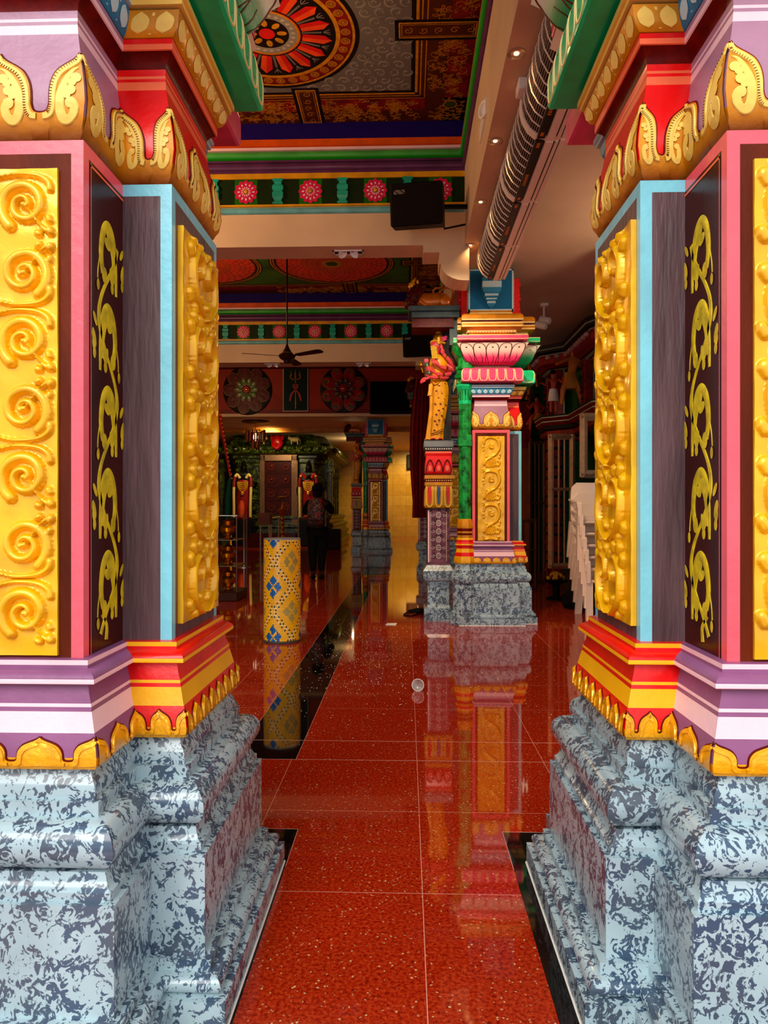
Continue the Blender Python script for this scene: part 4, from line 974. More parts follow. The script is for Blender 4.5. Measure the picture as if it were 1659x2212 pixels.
# slate bracket shelf and its lion
SLATE = paint('shelf_slate', '#43545a', .45, 0, .15, 10)
def shelf(dx, dy, label, group=None):
    mb = MB(); mb.bbox(.02 + dx, .56 + dx, 7.50 + dy, 7.95 + dy, 3.29, 3.345, .006, 0); mb.bbox(.055 + dx, .56 + dx, 7.53 + dy, 7.93 + dy, 3.225, 3.29, .006, 0); mb.box(.06 + dx, .50 + dx, 7.56 + dy, 7.90 + dy, 3.13, 3.225, 1); mb.box(.46 + dx, .56 + dx, 7.6 + dy, 7.9 + dy, 2.95, 3.225, 0)
    return tag(mb.build('bracket_shelf', [SLATE, BROWNR], smooth=0, origin=(.3 + dx, 7.7 + dy, 3.13)), label, 'shelf', group)
shelf(0, 0, 'dark slate bracket shelf carrying the golden lion')
LB = paint('lion_copper', '#b8692a', .28, .25, .15, 12, .08, 30, coat=.3); LM = paint('lion_mane', '#4a1512', .35, .1, .3, 40); LG_ = paint('lion_gilt', '#e8a850', .3, .3)
def lion(dx, dy, label, group=None):
    T = thing('lion_statue', (.28 + dx, 7.70 + dy, 3.345), label, 'statue', group)
    Q = lambda x, y, d=0: (-.095 + x * .000452 + dx, 7.70 + d + dy, 3.345 + (1012 - y) * .000452)
    mb = MB(); rs = []
    body = [(430, 870, .045, .055), (520, 800, .068, .085), (640, 800, .078, .095), (780, 800, .076, .092), (920, 795, .082, .095), (1040, 800, .088, .095), (1160, 830, .088, .088), (1250, 880, .055, .055), (1290, 920, .02, .025)]
    for x, y, ry, rz in body:
        c = Q(x, y); rs.append([(c[0], c[1] + ry * math.cos(t), max(3.346, c[2] + rz * math.sin(t))) for t in [2 * math.pi * k / 20 for k in range(20)]])
    mb.rings(rs)
    for d in (-.075, .05):
        mb.ball(Q(1120, 840, d), (.062, .035, .070), 14); mb.tube([Q(1250, 960, d), Q(1050, 985, d - .01), Q(840, 985, d - .01)], [.020, .020, .016], 10); mb.ball(Q(840, 985, d - .012), (.034, .026, .018), 10)
        mb.tube([Q(520, 830, d * .9), Q(620, 900, d * .9), Q(720, 975, d * .9)], [.030, .024, .018], 10); mb.tube([Q(720, 980, d * .9), Q(520, 990, d * .9), Q(330, 992, d * .9)], [.018, .018, .014], 10); mb.ball(Q(330, 992, d * .9), (.038, .026, .018), 10)
        for j in range(4): mb.ball(Q(285, 1000, d * .9 - .018 + .012 * j), (.010, .006, .008), 6); mb.ball(Q(800, 998, d - .03 + .012 * j), (.010, .006, .008), 6)
    mb.build('body', LB, T, smooth=80)
    mb = MB(); mb.tube([Vector(q) for q in smooth_pts([Q(1250, 880), Q(1300, 740), Q(1305, 560), Q(1240, 480), Q(1120, 480), Q(1010, 560), Q(930, 630), Q(860, 610), Q(850, 530), Q(920, 480), Q(1020, 470), Q(1075, 430), Q(1065, 370)], 4)], .0115, 8); mb.build('tail', LB, T, smooth=80)
    mb = MB(); r2 = random.Random(3)
    mb.ball(Q(430, 680), (.088, .085, .125), 16, mt=Matrix.Rotation(R(14), 4, 'Y')); mb.ball(Q(320, 850), (.068, .075, .075), 14)
    for k in range(150):
        t, p = r2.uniform(0, 6.28), r2.uniform(-1.3, 1.2); c = Q(430 + 30 * p, 680 + -0 + 0); 
        a = (c[0] + .09 * math.cos(p) * math.cos(t) - .03 * math.sin(p) * -1 * .0, c[1] + .087 * math.cos(p) * math.sin(t), c[2] + .125 * math.sin(p))
        if k % 3 == 0: c = Q(320, 850); a = (c[0] + .068 * math.cos(p) * math.cos(t), c[1] + .075 * math.cos(p) * math.sin(t), c[2] + .07 * math.sin(p))
        mb.ball(a, r2.uniform(.010, .017), 6)
    mb.build('mane', LM, T, smooth=80)
    mb = MB(); mb.ball(Q(350, 430, -.0), (.042, .052, .042), 12, 0); mb.tube([Q(400, 450), Q(330, 440), Q(270, 470)], [.045, .038, .022], 12, 0); mb.tube([Q(420, 610), Q(340, 640), Q(270, 650)], [.034, .028, .014], 12, 0)
    mb.ball(Q(330, 550), (.036, .034, .034), 12, 1); mb.tube([Q(330, 560), Q(280, 590), Q(255, 640)], [.018, .014, .007], 8, 1)
    for k in range(7):
        t = -1 + k / 3; mb.cyl(Q(290 + 14 * abs(t), 490, .026 * t), Q(292 + 14 * abs(t), 520, .026 * t), .0045, .002, 6, 2); mb.cyl(Q(290 + 12 * abs(t), 640, .020 * t), Q(292 + 12 * abs(t), 610, .020 * t), .004, .002, 6, 2)
    for k in range(6): mb.tube([Q(420 - 28 * k, 260 + 24 * k, -.03), Q(400 - 24 * k, 300 + 24 * k, -.045), Q(415 - 20 * k, 350 + 18 * k, -.045)], .007, 6, 0)
    for sg in (-1, 1): mb.ball(Q(335, 400, sg * .034), .010, 8, 2); mb.ball(Q(327, 400, sg * .038), .005, 6, 3); mb.ball(Q(470, 360, sg * .055), (.014, .010, .022), 8, 0)
    mb.build('face', [LG_, paint('mouth_red', '#c01e28', .25), WHITE, BLK], T, smooth=80)
    return T
lion(0, 0, 'copper lion statue with curling tail crouching on the nearest slate shelf')
# the same ensemble one bay further in and at the sanctum
pedestal((PX, PY + 5.6, 0), 'darker square pedestal one bay behind the goddess, beside the red curtain')
shelf(0, 5.6, 'slate bracket shelf of the second row, under the small red lion'); lion(0, 5.6, 'small reddish lion statue on the shelf behind the hanging curtain')
XF = -.87 - .886; YF = 20.25 - 7.82
pedestal((PX + XF, PY + YF, 0), 'farthest pedestal, left of the last pillar by the sanctum'); goddess(XF, YF, 'shadowed red statue on the farthest pedestal, left of the last pillar')
shelf(XF, YF, 'farthest slate shelf, high left of the last pillar'); lion(XF, YF, 'farthest lion statue, high beside the last pillar')
green_column((.612 + XF, 7.50 + YF, 0), 'pale green octagonal column against the farthest pillar')
# red curtain
CUR = paint('curtain_red', '#7a0c12', .8, 0, .15, 8)
mb = MB(); rows = []
for k in range(26):
    z = 3.45 - 2.40 * k / 25; w = .15 + .12 * math.sin(math.pi * min(1, k / 22)) * .6; c = .30 - .05 * (k / 25)
    rows.append([(c - w + 2 * w * j / 40, 12.3 + .035 * math.sin(j * .95 + k * .05) + .012 * math.sin(j * 2.3), z) for j in range(41)] + [(c + w - 2 * w * j / 40, 12.33 + .035 * math.sin((40 - j) * .95 + k * .05) + .012 * math.sin((40 - j) * 2.3), z) for j in range(41)])
mb.rings(rows); tag(mb.build('hanging_curtain', CUR, smooth=60), 'long dark red curtain hanging behind the goddess statue', 'curtain')
# ------------------------------------------------------------ air curtains
ACW = paint('ac_white', '#efe0d2', .35, 0, .02); ACD = paint('ac_dark', '#1b1614', .4); ACG = paint('ac_grille', '#2c2420', .5)
def air_curtain(y0, y1, label):
    T = thing('air_curtain', (.83, (y0 + y1) / 2, 3.43), label, 'air curtain', 'air curtains along the beam')
    cs = [(.80, 3.775), (.725, 3.75), (.700, 3.69), (.698, 3.62), (.712, 3.56), (.745, 3.50), (.790, 3.462)]
    e = .012
    mb = MB(); full = cs + [(.845, 3.45), (.885, 3.445), (.925, 3.45), (.955, 3.47), (.965, 3.60), (.965, 3.775)]
    mb.rings([[(x, y0 + e, z) for x, z in full], [(x, y1 - e, z) for x, z in full]], 0); mb.build('housing', ACG, T, smooth=0)
    mb = MB(); n = 9
    for k in range(n + 1):
        y = y0 + e + .01 + (y1 - y0 - 2 * e - .02) * k / n; mb.tube([(x - .004 * (1 if x < .8 else 0), y, z - .004) for x, z in cs], .0045 if 0 < k < n else .008, 6)
    mb.build('grille_ribs', ACW, T)
    mb = MB()
    for k in range(24):
        t = k / 23 * (len(cs) - 1); i = min(int(t), len(cs) - 2); fr = t - i; x = cs[i][0] + (cs[i + 1][0] - cs[i][0]) * fr; z = cs[i][1] + (cs[i + 1][1] - cs[i][1]) * fr
        mb.cyl((x - .002, y0 + .02, z - .002), (x - .002, y1 - .02, z - .002), .0016, n=4)
    mb.build('grille_wires', paint('ac_wire', '#c9bbae', .4), T)
    mb = MB(); mb.box(.790, .835, y0 + e, y1 - e, 3.440, 3.462, 0); mb.box(.845, .892, y0 + e, y1 - e, 3.428, 3.45, 1); mb.box(.905, .925, y0 + e, y1 - e, 3.434, 3.452, 1); mb.box(.935, .962, y0 + e, y1 - e, 3.440, 3.47, 1); mb.box(.892, .935, y0 + e, y1 - e, 3.446, 3.452, 0)
    mb.build('discharge_rails', [ACD, ACW], T, smooth=0)
    for a, b in ((.04, .10), (.45, .62), (.80, .84)):
        mb = MB()
        for k in range(7): yy = y0 + a + (b - a) * k / 7; mb.box(.80, .82, yy, yy + (b - a) / 12, 3.4385, 3.4402)
        mb.build('badge', paint('badge_orange', '#c8743a', .4), T, smooth=0)
    for y in (y0 + e * .5, y1 - e * .5 - .014):
        mb = MB()
        mb.rings([[(x + (.0 if x > .8 else -.007), y - .012, z - .007) for x, z in full], [(x + (.0 if x > .8 else -.007), y + .012, z - .007) for x, z in full]])
        mb.build('end_cap', ACW, T, smooth=0)
lab = ['nearest air curtain unit, half hidden behind the right green capital', 'second air curtain unit from the camera, under the ceiling beam', 'middle air curtain unit in the row of five', 'fourth air curtain unit, past the middle of the row', 'farthest air curtain unit, touching the inner pillar top']
for k in range(5): air_curtain(2.58 + .882 * k, 2.58 + .882 * (k + 1), lab[k])
# ------------------------------------------------------------ ceiling fittings
GL = bpy.data.materials.new('lamp_glow'); GL.use_nodes = True; b_ = GL.node_tree.nodes['Principled BSDF']; b_.inputs['Emission Color'].default_value = (1, .8, .5, 1); b_.inputs['Emission Strength'].default_value = 1.6
CHR = paint('chrome_ring', '#c9b49a', .25, .6)
for k, y in enumerate((3.97, 4.91, 5.88, 6.84)):
    T = thing('downlight', (.61, y, 3.73), ['nearest round downlight in the long beam', 'second round downlight along the long beam', 'third round downlight along the long beam', 'farthest round downlight, beside the stepped corbel'][k], 'downlight', 'downlights in the long beam')
    for r, nm, m in ((.052, 'ring', CHR),):
        mb = MB(); mb.lathe([(.052, 3.7295), (.052, 3.722), (.040, 3.719), (.032, 3.727), (.032, 3.7295)], (.61, y, 0), 24, cap=False); mb.build(nm, m, T)
    mb = MB(); mb.ball((.61, y, 3.727), (.016, .016, .008), 12); mb.build('bulb', GL, T)
def twin_spot(x, y, z, label):
    T = thing('twin_spotlight', (x, y, z), label, 'spotlight', 'twin spotlights under the cross beams'); mb = MB()
    for a, b, c, d in ((-.15, .15, -.06, -.045), (-.15, .15, .045, .06), (-.15, -.135, -.06, .06), (.135, .15, -.06, .06)): mb.box(x + a, x + b, y + c, y + d, z - .012, z)
    mb.build('frame', WHITE, T, smooth=0); mb = MB(); mb.box(x - .135, x + .135, y - .045, y + .045, z - .003, z - .0005); mb.build('recess', ACG, T, smooth=0)
    for sg in (-1, 1):
        mb = MB(); mb.lathe([(.030, 0), (.042, -.012), (.046, -.03), (.040, -.03), (.03, -.012), (.0, -.010)], (0, 0, 0), 20, mt=Matrix.Translation((x + sg * .068, y, z - .005)) @ Matrix.Rotation(R(30 * sg), 4, 'Y') @ Matrix.Rotation(R(-25), 4, 'X')); mb.build('spot_head', WHITE, T)
twin_spot(-.57, 6.99, 3.73, 'white twin spotlight frame under the nearest cross beam'); twin_spot(-2.33, 12.35, 3.73, 'left twin spotlight frame under the second cross beam'); twin_spot(-.75, 12.35, 3.73, 'right twin spotlight frame under the second cross beam')
mb = MB(); mb.lathe([(.05, 0), (.06, .02), (.06, .03), (.045, .03), (.04, .012)], (0, 0, 0), 20, mt=Matrix.Translation((.556, 5.0, 3.99)) @ Matrix.Rotation(R(-90), 4, 'Y') @ Matrix.Rotation(R(25), 4, 'X')); mb.box(.545, .556, 4.93, 5.35, 3.93, 4.05)
tag(mb.build('wall_spotlight', WHITE, origin=(.556, 5.0, 3.93)), 'white spotlight set in the left face of the long beam', 'spotlight')
mb = MB(); mb.bbox(.655, .705, 4.18, 4.30, 3.66, 3.729, .006, 0); mb.tube([(.705, 4.25, 3.69), (.725, 4.27, 3.66), (.73, 4.32, 3.68), (.74, 4.40, 3.72)], .006, 6, 1); tag(mb.build('junction_box', [WHITE, BLK]), 'small white junction box beside the air curtains', 'junction box')
def speaker(x, y, z, w, h, d, rz, rx, label, gain=1):
    T = thing('loudspeaker', (x, y, z - h / 2), label, 'loudspeaker', 'black loudspeakers on the beam'); mt = Matrix.Translation((x, y, z)) @ Matrix.Rotation(rz, 4, 'Z') @ Matrix.Rotation(rx, 4, 'X')
    mb = MB(); mb.bbox(-w / 2, w / 2, -d / 2, d / 2, -h / 2, h / 2, .012, 0, mt); mb.build('cabinet', paint('speaker_black', '#0e0807', .5, 0, .1), T, smooth=0)
    mb = MB(); mb.box(-w / 2 + .02, w / 2 - .02, -d / 2 - .006, -d / 2, -h / 2 + .02, h / 2 - .02, 0, mt); mb.build('grille', paint('speaker_grille', '#120b0a', .8, 0, .2, 200, .4, 400), T, smooth=0)
    mb = MB()
    for r_ in range(4):
        for c_ in range(9):
            if (r_ * 7 + c_ * 3) % 5: mb.box(-w / 2 + .04 + .011 * c_, -w / 2 + .048 + .011 * c_, -d / 2 - .009, -d / 2 - .006, h / 2 - .065 - .009 * r_, h / 2 - .059 - .009 * r_, 0, mt)
    mb.build('badge', paint('badge_grey', '#9a8f88', .4), T, smooth=0)
    mb = MB(); mb.tube([mt @ Vector((w / 2 - .03, d / 2 - .05, -h * .2)), Vector((x + (.5 * w + .02), y + .25, z - h * .30)), Vector((.556, y + .3, z - .05))], .009, 6); mb.box(x + .02, .556, y + d / 2 - .02, y + d / 2 + .02, z + .02, z + .05); mb.build('wall_bracket', BLACKP, T)
speaker(.10, 6.42, 3.93, .47, .36, .22, R(-8), R(12), 'large black loudspeaker on the frieze of the nearest cross beam')
speaker(.20, 11.75, 3.90, .48, .37, .28, R(-10), R(10), 'second black loudspeaker further back, above the goddess statue')
# ceiling fan
FX, FY, FZ = -1.6, 9.5, 3.30
T = thing('ceiling_fan', (FX, FY, 4.92), 'dark ceiling fan on a long rod in front of the second cross beam', 'fan'); FB = paint('fan_brown', '#2a1210', .35)
mb = MB(); mb.cyl((FX, FY, 3.34), (FX, FY, 4.92), .011, n=10); mb.lathe([(.05, 4.86), (.06, 4.92)], (FX, FY, 0), 16); mb.build('rod', FB, T)
mb = MB(); mb.lathe([(.012, 3.41), (.03, 3.36), (.065, 3.30), (.075, 3.285)], (FX, FY, 0), 24); mb.build('canopy', FB, T)
mb = MB(); mb.lathe([(.075, 3.285), (.10, 3.275), (.115, 3.255), (.10, 3.225), (.075, 3.205), (.05, 3.195), (.045, 3.16), (.0, 3.155)], (FX, FY, 0), 24); mb.build('motor', FB, T)
mb = MB(); mb.lathe([(.076, 3.286), (.078, 3.29), (.070, 3.302)], (FX, FY, 0), 24, cap=False); mb.build('chrome_band', BRASS, T)
for a in (R(200), R(-32), R(84)):
    mt = Matrix.Translation((FX, FY, 3.25)) @ Matrix.Rotation(a, 4, 'Z') @ Matrix.Rotation(R(-11), 4, 'X'); mb = MB()
    mb.rings([[mt @ Vector(p) for p in ((x, -w, -.003), (x, w, -.003), (x, w, .003), (x, -w, .003))] for x, w in ((.10, .018), (.16, .022), (.18, .045), (.35, .052), (.52, .060), (.57, .055), (.60, .03))]); mb.build('blade', FB, T, smooth=0)
# ------------------------------------------------------------ mosaic bollard
BX, BY = -1.135, 6.47
T = thing('mosaic_bollard', (BX, BY, 0), 'yellow mosaic cylinder with blue diamonds standing on the black floor strip', 'bollard')
mb = MB(); NR, NC = 60, 78; rr = .166; HH = .905
cY = paint('mosaic_yellow', '#f0b91e', .3, 0, .06, 30, coat=.2); cD = paint('mosaic_dark', '#1d3b3c', .3); cM = paint('mosaic_maroon', '#5e2422', .3); cB = paint('mosaic_blue', '#1e62a0', .28); cS = paint('mosaic_sand', '#ab9a62', .35); cW = paint('mosaic_cream', '#f1dcae', .3)
for r_ in range(NR):
    za, zb = .02 + HH * r_ / NR, .02 + HH * (r_ + 1) / NR; zz = NR - 1 - r_ + .5
    for c_ in range(NC):
        u = (c_ + .5) / NC * 3 + 3 * 109 / 360; v = (zz - 13) / 29.5      # diamonds: 3 round the girth, 29.5 rows tall
        a, b = (u + v) % 1, (u - v) % 1; da, db = min(a, 1 - a), min(b, 1 - b); dm = min(da, db); mi = 0
        if dm < .085:
            q_ = (u + v) if da < db else (u - v); mi = (1 if c_ % 3 else 2) if abs(dm - .052) < .019 and (r_ % 2 == 0) else (5 if abs(dm - .03) < .022 and r_ % 2 else 0)
        else:
            ca, cb = a - .5, b - .5; blue = (math.floor(u + v) + math.floor(u - v)) % 2
            if max(abs(ca), abs(cb)) < .235 and min(abs(ca), abs(cb)) > .024: mi = 3 if blue else 4
        t0, t1 = 2 * math.pi * (c_ + .05) / NC, 2 * math.pi * (c_ + .95) / NC; g = .0006
        # each strip row bulges slightly
        zm = (za + zb) / 2; P = lambda t, z, q: (BX + (rr + q) * math.cos(t), BY + (rr + q) * math.sin(t), z)
        t0, t1 = 2 * math.pi * c_ / NC, 2 * math.pi * (c_ + 1) / NC
        mb.add([P(t0, za, 0), P(t1, za, 0), P(t1, zm, .0018), P(t0, zm, .0018), P(t1, zb, 0), P(t0, zb, 0)], [(0, 1, 2, 3), (3, 2, 4, 5)], mi)
mb.build('mosaic_skin', [cY, cD, cM, cB, cS, cW], T, smooth=8)
mb = MB(); mb.lathe([(rr - .004, .0), (rr + .002, .004), (rr + .002, .02), (rr - .004, .02)], (BX, BY, 0), 48); mb.build('foot_ring', paint('mosaic_grey', '#4a4b48', .4), T)
mb = MB(); mb.lathe([(rr - .01, .92), (rr + .002, .925), (rr + .001, .936), (rr - .006, .938), (0, .938)], (BX, BY, 0), 48); mb.build('top_cap', paint('cap_grey', '#8a8d88', .3), T)
# ------------------------------------------------------------ small things on the floor
T = thing('plastic_cup', (.075, 4.76, 0), 'clear plastic cup lying on the red floor joint', 'cup')
CP = bpy.data.materials.new('clear_plastic'); nt, N, L, B = nodes(CP); B.inputs['Transmission Weight'].default_value = .75; B.inputs['Roughness'].default_value = .15; B.inputs['Base Color'].default_value = (.9, .85, .8, 1)
mt = Matrix.Translation((.075, 4.70, .040)) @ Matrix.Rotation(R(-12), 4, 'Z') @ Matrix.Rotation(R(-96), 4, 'X')
mb = MB(); mb.lathe([(.026, .085), (.030, .04), (.037, .0), (.040, -.002), (.040, .003), (.0355, .003), (.029, .042), (.025, .083), (0, .083)], (0, 0, 0), 32, mt=mt, cap=False); mb.lathe([(.0, .0855), (.026, .0855)], (0, 0, 0), 32, mt=mt, cap=False); mb.build('cup_wall', CP, T)
mb = MB(); mb.tube([mt @ Vector((.0395 * math.cos(t), .0395 * math.sin(t), 0)) for t in [2 * math.pi * k / 24 for k in range(25)]], .0022, 6); mb.build('cup_rim', WHITE, T)
mb = MB(); mb.add([(-.22, 7.36, .004), (-.11, 7.34, .003), (-.10, 7.44, .012), (-.20, 7.46, .006), (-.22, 7.36, .002), (-.11, 7.34, .001), (-.10, 7.44, .010), (-.20, 7.46, .004)], [(0, 1, 2, 3), (7, 6, 5, 4), (0, 4, 5, 1), (1, 5, 6, 2), (2, 6, 7, 3), (3, 7, 4, 0)])
tag(mb.build('paper_scrap', WHITE, smooth=0), 'scrap of white paper lying on the red floor left of the inner pillar', 'paper')
mb = MB(); r3 = random.Random(11)
for k in range(1150):
    y = r3.triangular(3.2, 8.0, 5.6); x = r3.gauss(-.28, .30) if k % 3 else r3.uniform(-1.3, 1.6)
    if y < 4.6 and r3.random() < .5: continue
    s_ = r3.uniform(.0011, .0026); a = r3.uniform(0, 3.14)
    if math.hypot(x - BX, y - BY) < .2 or not -1.9 < x < 1.7 or (x > .15 and y > 7.2): continue
    mb.add([(x - s_ * 1.8 * math.cos(a), y - s_ * 1.8 * math.sin(a), 0), (x + s_ * math.sin(a), y - s_ * math.cos(a), 0), (x + s_ * 1.8 * math.cos(a), y + s_ * 1.8 * math.sin(a), 0), (x - s_ * math.sin(a), y + s_ * math.cos(a), 0), (x, y, s_ * 1.2)], [(0, 1, 4), (1, 2, 4), (2, 3, 4), (3, 0, 4)])
tag(mb.build('rice_grains', paint('rice_white', '#efe6da', .5), smooth=0), 'scattered white rice grains over the glossy red floor', 'rice', kind='stuff')
mb = MB(); mb.tube(smooth_pts([(.22, 8.3, .01), (.12, 8.25, .03), (.02, 8.2, .012), (-.03, 8.05, .008), (.05, 7.95, .008), (.14, 8.05, .02), (.20, 8.2, .012)], 5), .008, 6); mb.ball((.14, 8.22, .03), (.09, .05, .03), 12); mb.ball((.06, 8.26, .02), (.05, .035, .02), 10)
tag(mb.build('black_cable', BLACKP), 'black cable heap on the floor left of the statue pedestal', 'cable')
# ------------------------------------------------------------ stacked plastic chairs
CHW = paint('chair_white', '#f0d9c6', .35, 0, .03, 4)
def chair(x, y, z, label, group):
    T = thing('plastic_chair', (x, y, z), label, 'chair', group)
    def leg(a, b, w0, w1, d=.075):
        mb = MB(); a, b = Vector(a), Vector(b)
        mb.rings([[(a.x, a.y - w0, a.z), (a.x + d, a.y - w0 * .6, a.z), (a.x + d, a.y + w0 * .6, a.z), (a.x, a.y + w0, a.z)], [(b.x, b.y - w1, b.z), (b.x + d, b.y - w1 * .6, b.z), (b.x + d, b.y + w1 * .6, b.z), (b.x, b.y + w1, b.z)]]); mb.build('leg', CHW, T, smooth=0)
    for sx in (0, 1):
        X0, X1 = x + (0 if not sx else .48), x + (.012 if not sx else .465)
        leg((X0, y, z), (X1, y + .06, z + .42), .022, .04); leg((X0, y + .50, z), (X1, y + .40, z + .42), .022, .04)
    mb = MB(); mb.bbox(x + .03, x + .52, y + .02, y + .46, z + .40, z + .43, .012); mb.build('seat', CHW, T, smooth=0)
    mb = MB(); rs = []
    for k in range(9):
        t = k / 8; hw = .25 - .03 * t ** 3 - (.05 if k == 8 else 0); zz = z + .43 + .44 * t; yy = y + .42 + .08 * t
        rs.append([(x + .275 - hw, yy - .04, zz), (x + .275, yy + .025, zz), (x + .275 + hw, yy - .04, zz), (x + .275 + hw, yy - .015, zz), (x + .275, yy + .05, zz), (x + .275 - hw, yy - .015, zz)])
    mb.rings(rs); mb.build('backrest', CHW, T, smooth=50)
    for sx in (0, 1):
        xx = x + (.012 if not sx else .50); mb = MB(); mb.rings([[(xx - .005, a, b), (xx + .045, a, b), (xx + .045, a, b + .02), (xx - .005, a, b + .02)] for a, b in ((y + .01, z + .58), (y + .04, z + .62), (y + .25, z + .635), (y + .44, z + .66))]); mb.build('armrest', CHW, T, smooth=50)
        mb = MB(); mb.rings([[(xx, y + .03 - .03, zz), (xx + .04, y + .03 - .03, zz), (xx + .04, y + .03 + w, zz), (xx, y + .03 + w, zz)] for zz, w in ((z + .40, .05), (z + .52, .035), (z + .62, .05))]); mb.build('arm_post', CHW, T, smooth=0)
nm = ['lowest white plastic chair of the stack by the right front pillar', 'second lowest white plastic chair of the stack', 'third white plastic chair from the floor in the stack', 'fourth white plastic chair from the floor in the stack', 'second highest white plastic chair of the stack', 'topmost white plastic chair of the stack']
for k in range(6): chair(1.935 - .012 * k, 7.75 + .03 * k, .128 * k, nm[k], 'stacked white plastic chairs')
# ------------------------------------------------------------ gates, shrine on the right
ALU = paint('gate_aluminium', '#c9b39c', .3, .6, .1, 20); TUB = paint('gate_bronze', '#5f4536', .35, .5)
def gate(name, x0, x1, y, z0, z1, nb, label, fw=.05, mid=None, mat=ALU, slant=0):
    T = thing(name, ((x0 + x1) / 2, y, z0), label, 'gate'); sl = lambda x: y + slant * (x - x0)
    def bar(nm, a, b, w, m=mat): q = MB(); a = Vector(a); b = Vector(b); q.tube([a, b], w / 1.41, 4); q.build(nm, m, T, smooth=0)
    for x in (x0 + fw / 2, x1 - fw / 2): bar('stile', (x, sl(x), z0), (x, sl(x), z1), fw)
    for z in (z0 + fw / 2, z1 - fw / 2): bar('rail', (x0, y, z), (x1, sl(x1), z), fw)
    if mid: bar('mid_rail', (x0, y - .01, mid), (x1, sl(x1) - .01, mid), fw * .5)
    for k in range(nb): x = x0 + fw + (x1 - x0 - 2 * fw) * (k + 1) / (nb + 1); bar('bar', (x, sl(x), z0 + fw), (x, sl(x), z1 - fw), .018)
    return T
gate('metal_gate', 1.985, 2.34, 10.0, .38, 2.24, 2, 'tall aluminium gate leaf with two bars, behind the chair stack', .06, 1.48)
gate('metal_gate', 1.98, 2.25, 11.6, .02, 2.30, 2, 'narrow dark gate leaf left of the aluminium gate, right of the inner pillar', .04, 1.30, TUB)
gate('metal_gate', 2.16, 2.60, 8.9, 1.6, 2.38, 1, 'upper gate frame beside the right front pillar, nearest of the gates', .07, None, ALU)
gate('metal_gate', 1.70, 1.93, 10.6, .02, 1.05, 1, 'low bronze barrier rail at the foot of the gates', .035, .6, TUB)
T = thing('side_shrine', (2.6, 10.6, 0), 'red and green shrine with moulded cornices along the right aisle', 'shrine')
DR = paint('shrine_red', '#7d1a16', .4, .1, .3, 14); DRB = paint('shrine_black', '#120d0c', .4); SHG = paint('shrine_green', '#0f4a18', .45, 0, .15); SHL = paint('shrine_line', '#9fb6a0', .4)
def step_line(name, pts, prof, mats, parent):
    """moulding swept along a stepped plan line (list of xy), profile (offset to the left, z, key)"""
    mb = MB(); n = len(pts); dirs = [(Vector(pts[i + 1]) - Vector(pts[i])).normalized() for i in range(n - 1)]
    nr = [Vector((d.y, -d.x)) for d in dirs]; vs = []
    for o, z, _ in prof:
        for i in range(n):
            p = Vector(pts[i])
            if i == 0: q = p + nr[0] * o
            elif i == n - 1: q = p + nr[-1] * o
            else: bis = (nr[i - 1] + nr[i]); q = p + bis * (o / max(.3, bis.dot(nr[i])))
            vs.append((q.x, q.y, z))
    fs = []; mi = []
    for k in range(len(prof) - 1):
        for i in range(n - 1): fs.append((k * n + i, k * n + i + 1, (k + 1) * n + i + 1, (k + 1) * n + i)); mi.append(prof[k][2])
    mb.add(vs, fs, mi); return mb.build(name, mats, parent, smooth=0)
line = [(2.95, 12.3), (2.30, 12.3)][::-1]
plan = [(2.9, 11.2), (2.32, 11.2), (2.10, 10.95), (2.10, 10.5), (2.42, 10.2), (2.42, 8.9), (2.52, 8.7), (2.52, 6.6)]
plan = plan
low = [(0, 2.26, 0), (.05, 2.28, 0), (.05, 2.34, 1), (.08, 2.36, 1), (.08, 2.42, 0), (.12, 2.46, 2), (.12, 2.475, 1), (.10, 2.48, 0), (.14, 2.52, 2), (.14, 2.535, 1), (.14, 2.56, 1), (-.5, 2.57, 1)]
step_line('lower_cornice', plan, low, [DR, DRB, SHL], T)
step_line('upper_cornice', plan, [(-.02, 3.22, 2), (.03, 3.235, 1), (.05, 3.25, 0), (.14, 3.30, 0), (.16, 3.38, 0), (.15, 3.42, 2), (.16, 3.43, 1), (.20, 3.46, 1), (.20, 3.49, 2), (.22, 3.50, 1), (.22, 3.56, 1), (-.5, 3.60, 1)], [DR, DRB, SHL], T)
for (xa, ya), (xb, yb) in zip(plan[1:-1], plan[2:]):
    n = max(1, int(math.hypot(xb - xa, yb - ya) / .13)); d = Vector((xb - xa, yb - ya)).normalized(); nn = Vector((d.y, -d.x))
    for k in range(n): t = (k + .5) / n; p = Vector((xa + (xb - xa) * t, ya + (yb - ya) * t)) + nn * .165; mb = MB(); mb.ball((p.x, p.y, 3.385), (.045, .045, .035), 8); mb.build('cornice_petal', paint('petal_grey_pink', '#a8888a', .4), T)
mb = MB()
for (a, b) in zip(plan, plan[1:]): mb.quad((a[0] + .12, a[1] + .1, 2.57), (b[0] + .12, b[1] + .1, 2.57), (b[0] + .12, b[1] + .1, 3.25), (a[0] + .12, a[1] + .1, 3.25))
mb.build('niche_back', SHG, T, smooth=0)
r4 = random.Random(5)
for (px, py) in ((2.17, 11.0), (2.17, 10.45), (2.42, 9.75), (2.48, 8.9), (2.58, 8.0)):
    mb = MB(); mb.bbox(px - .02, px + .10, py - .05, py + .06, 2.56, 3.24, .01, 0)
    for k in range(26): mb.ball((px - .03 + r4.uniform(-.02, .02), py + r4.uniform(-.06, .06), 2.6 + .025 * k), r4.uniform(.012, .022), 6, 0)
    mb.box(px + .10, px + .125, py - .045, py - .03, 2.56, 3.24, 1); mb.build('carved_pilaster', [DR, SHL], T, smooth=40)
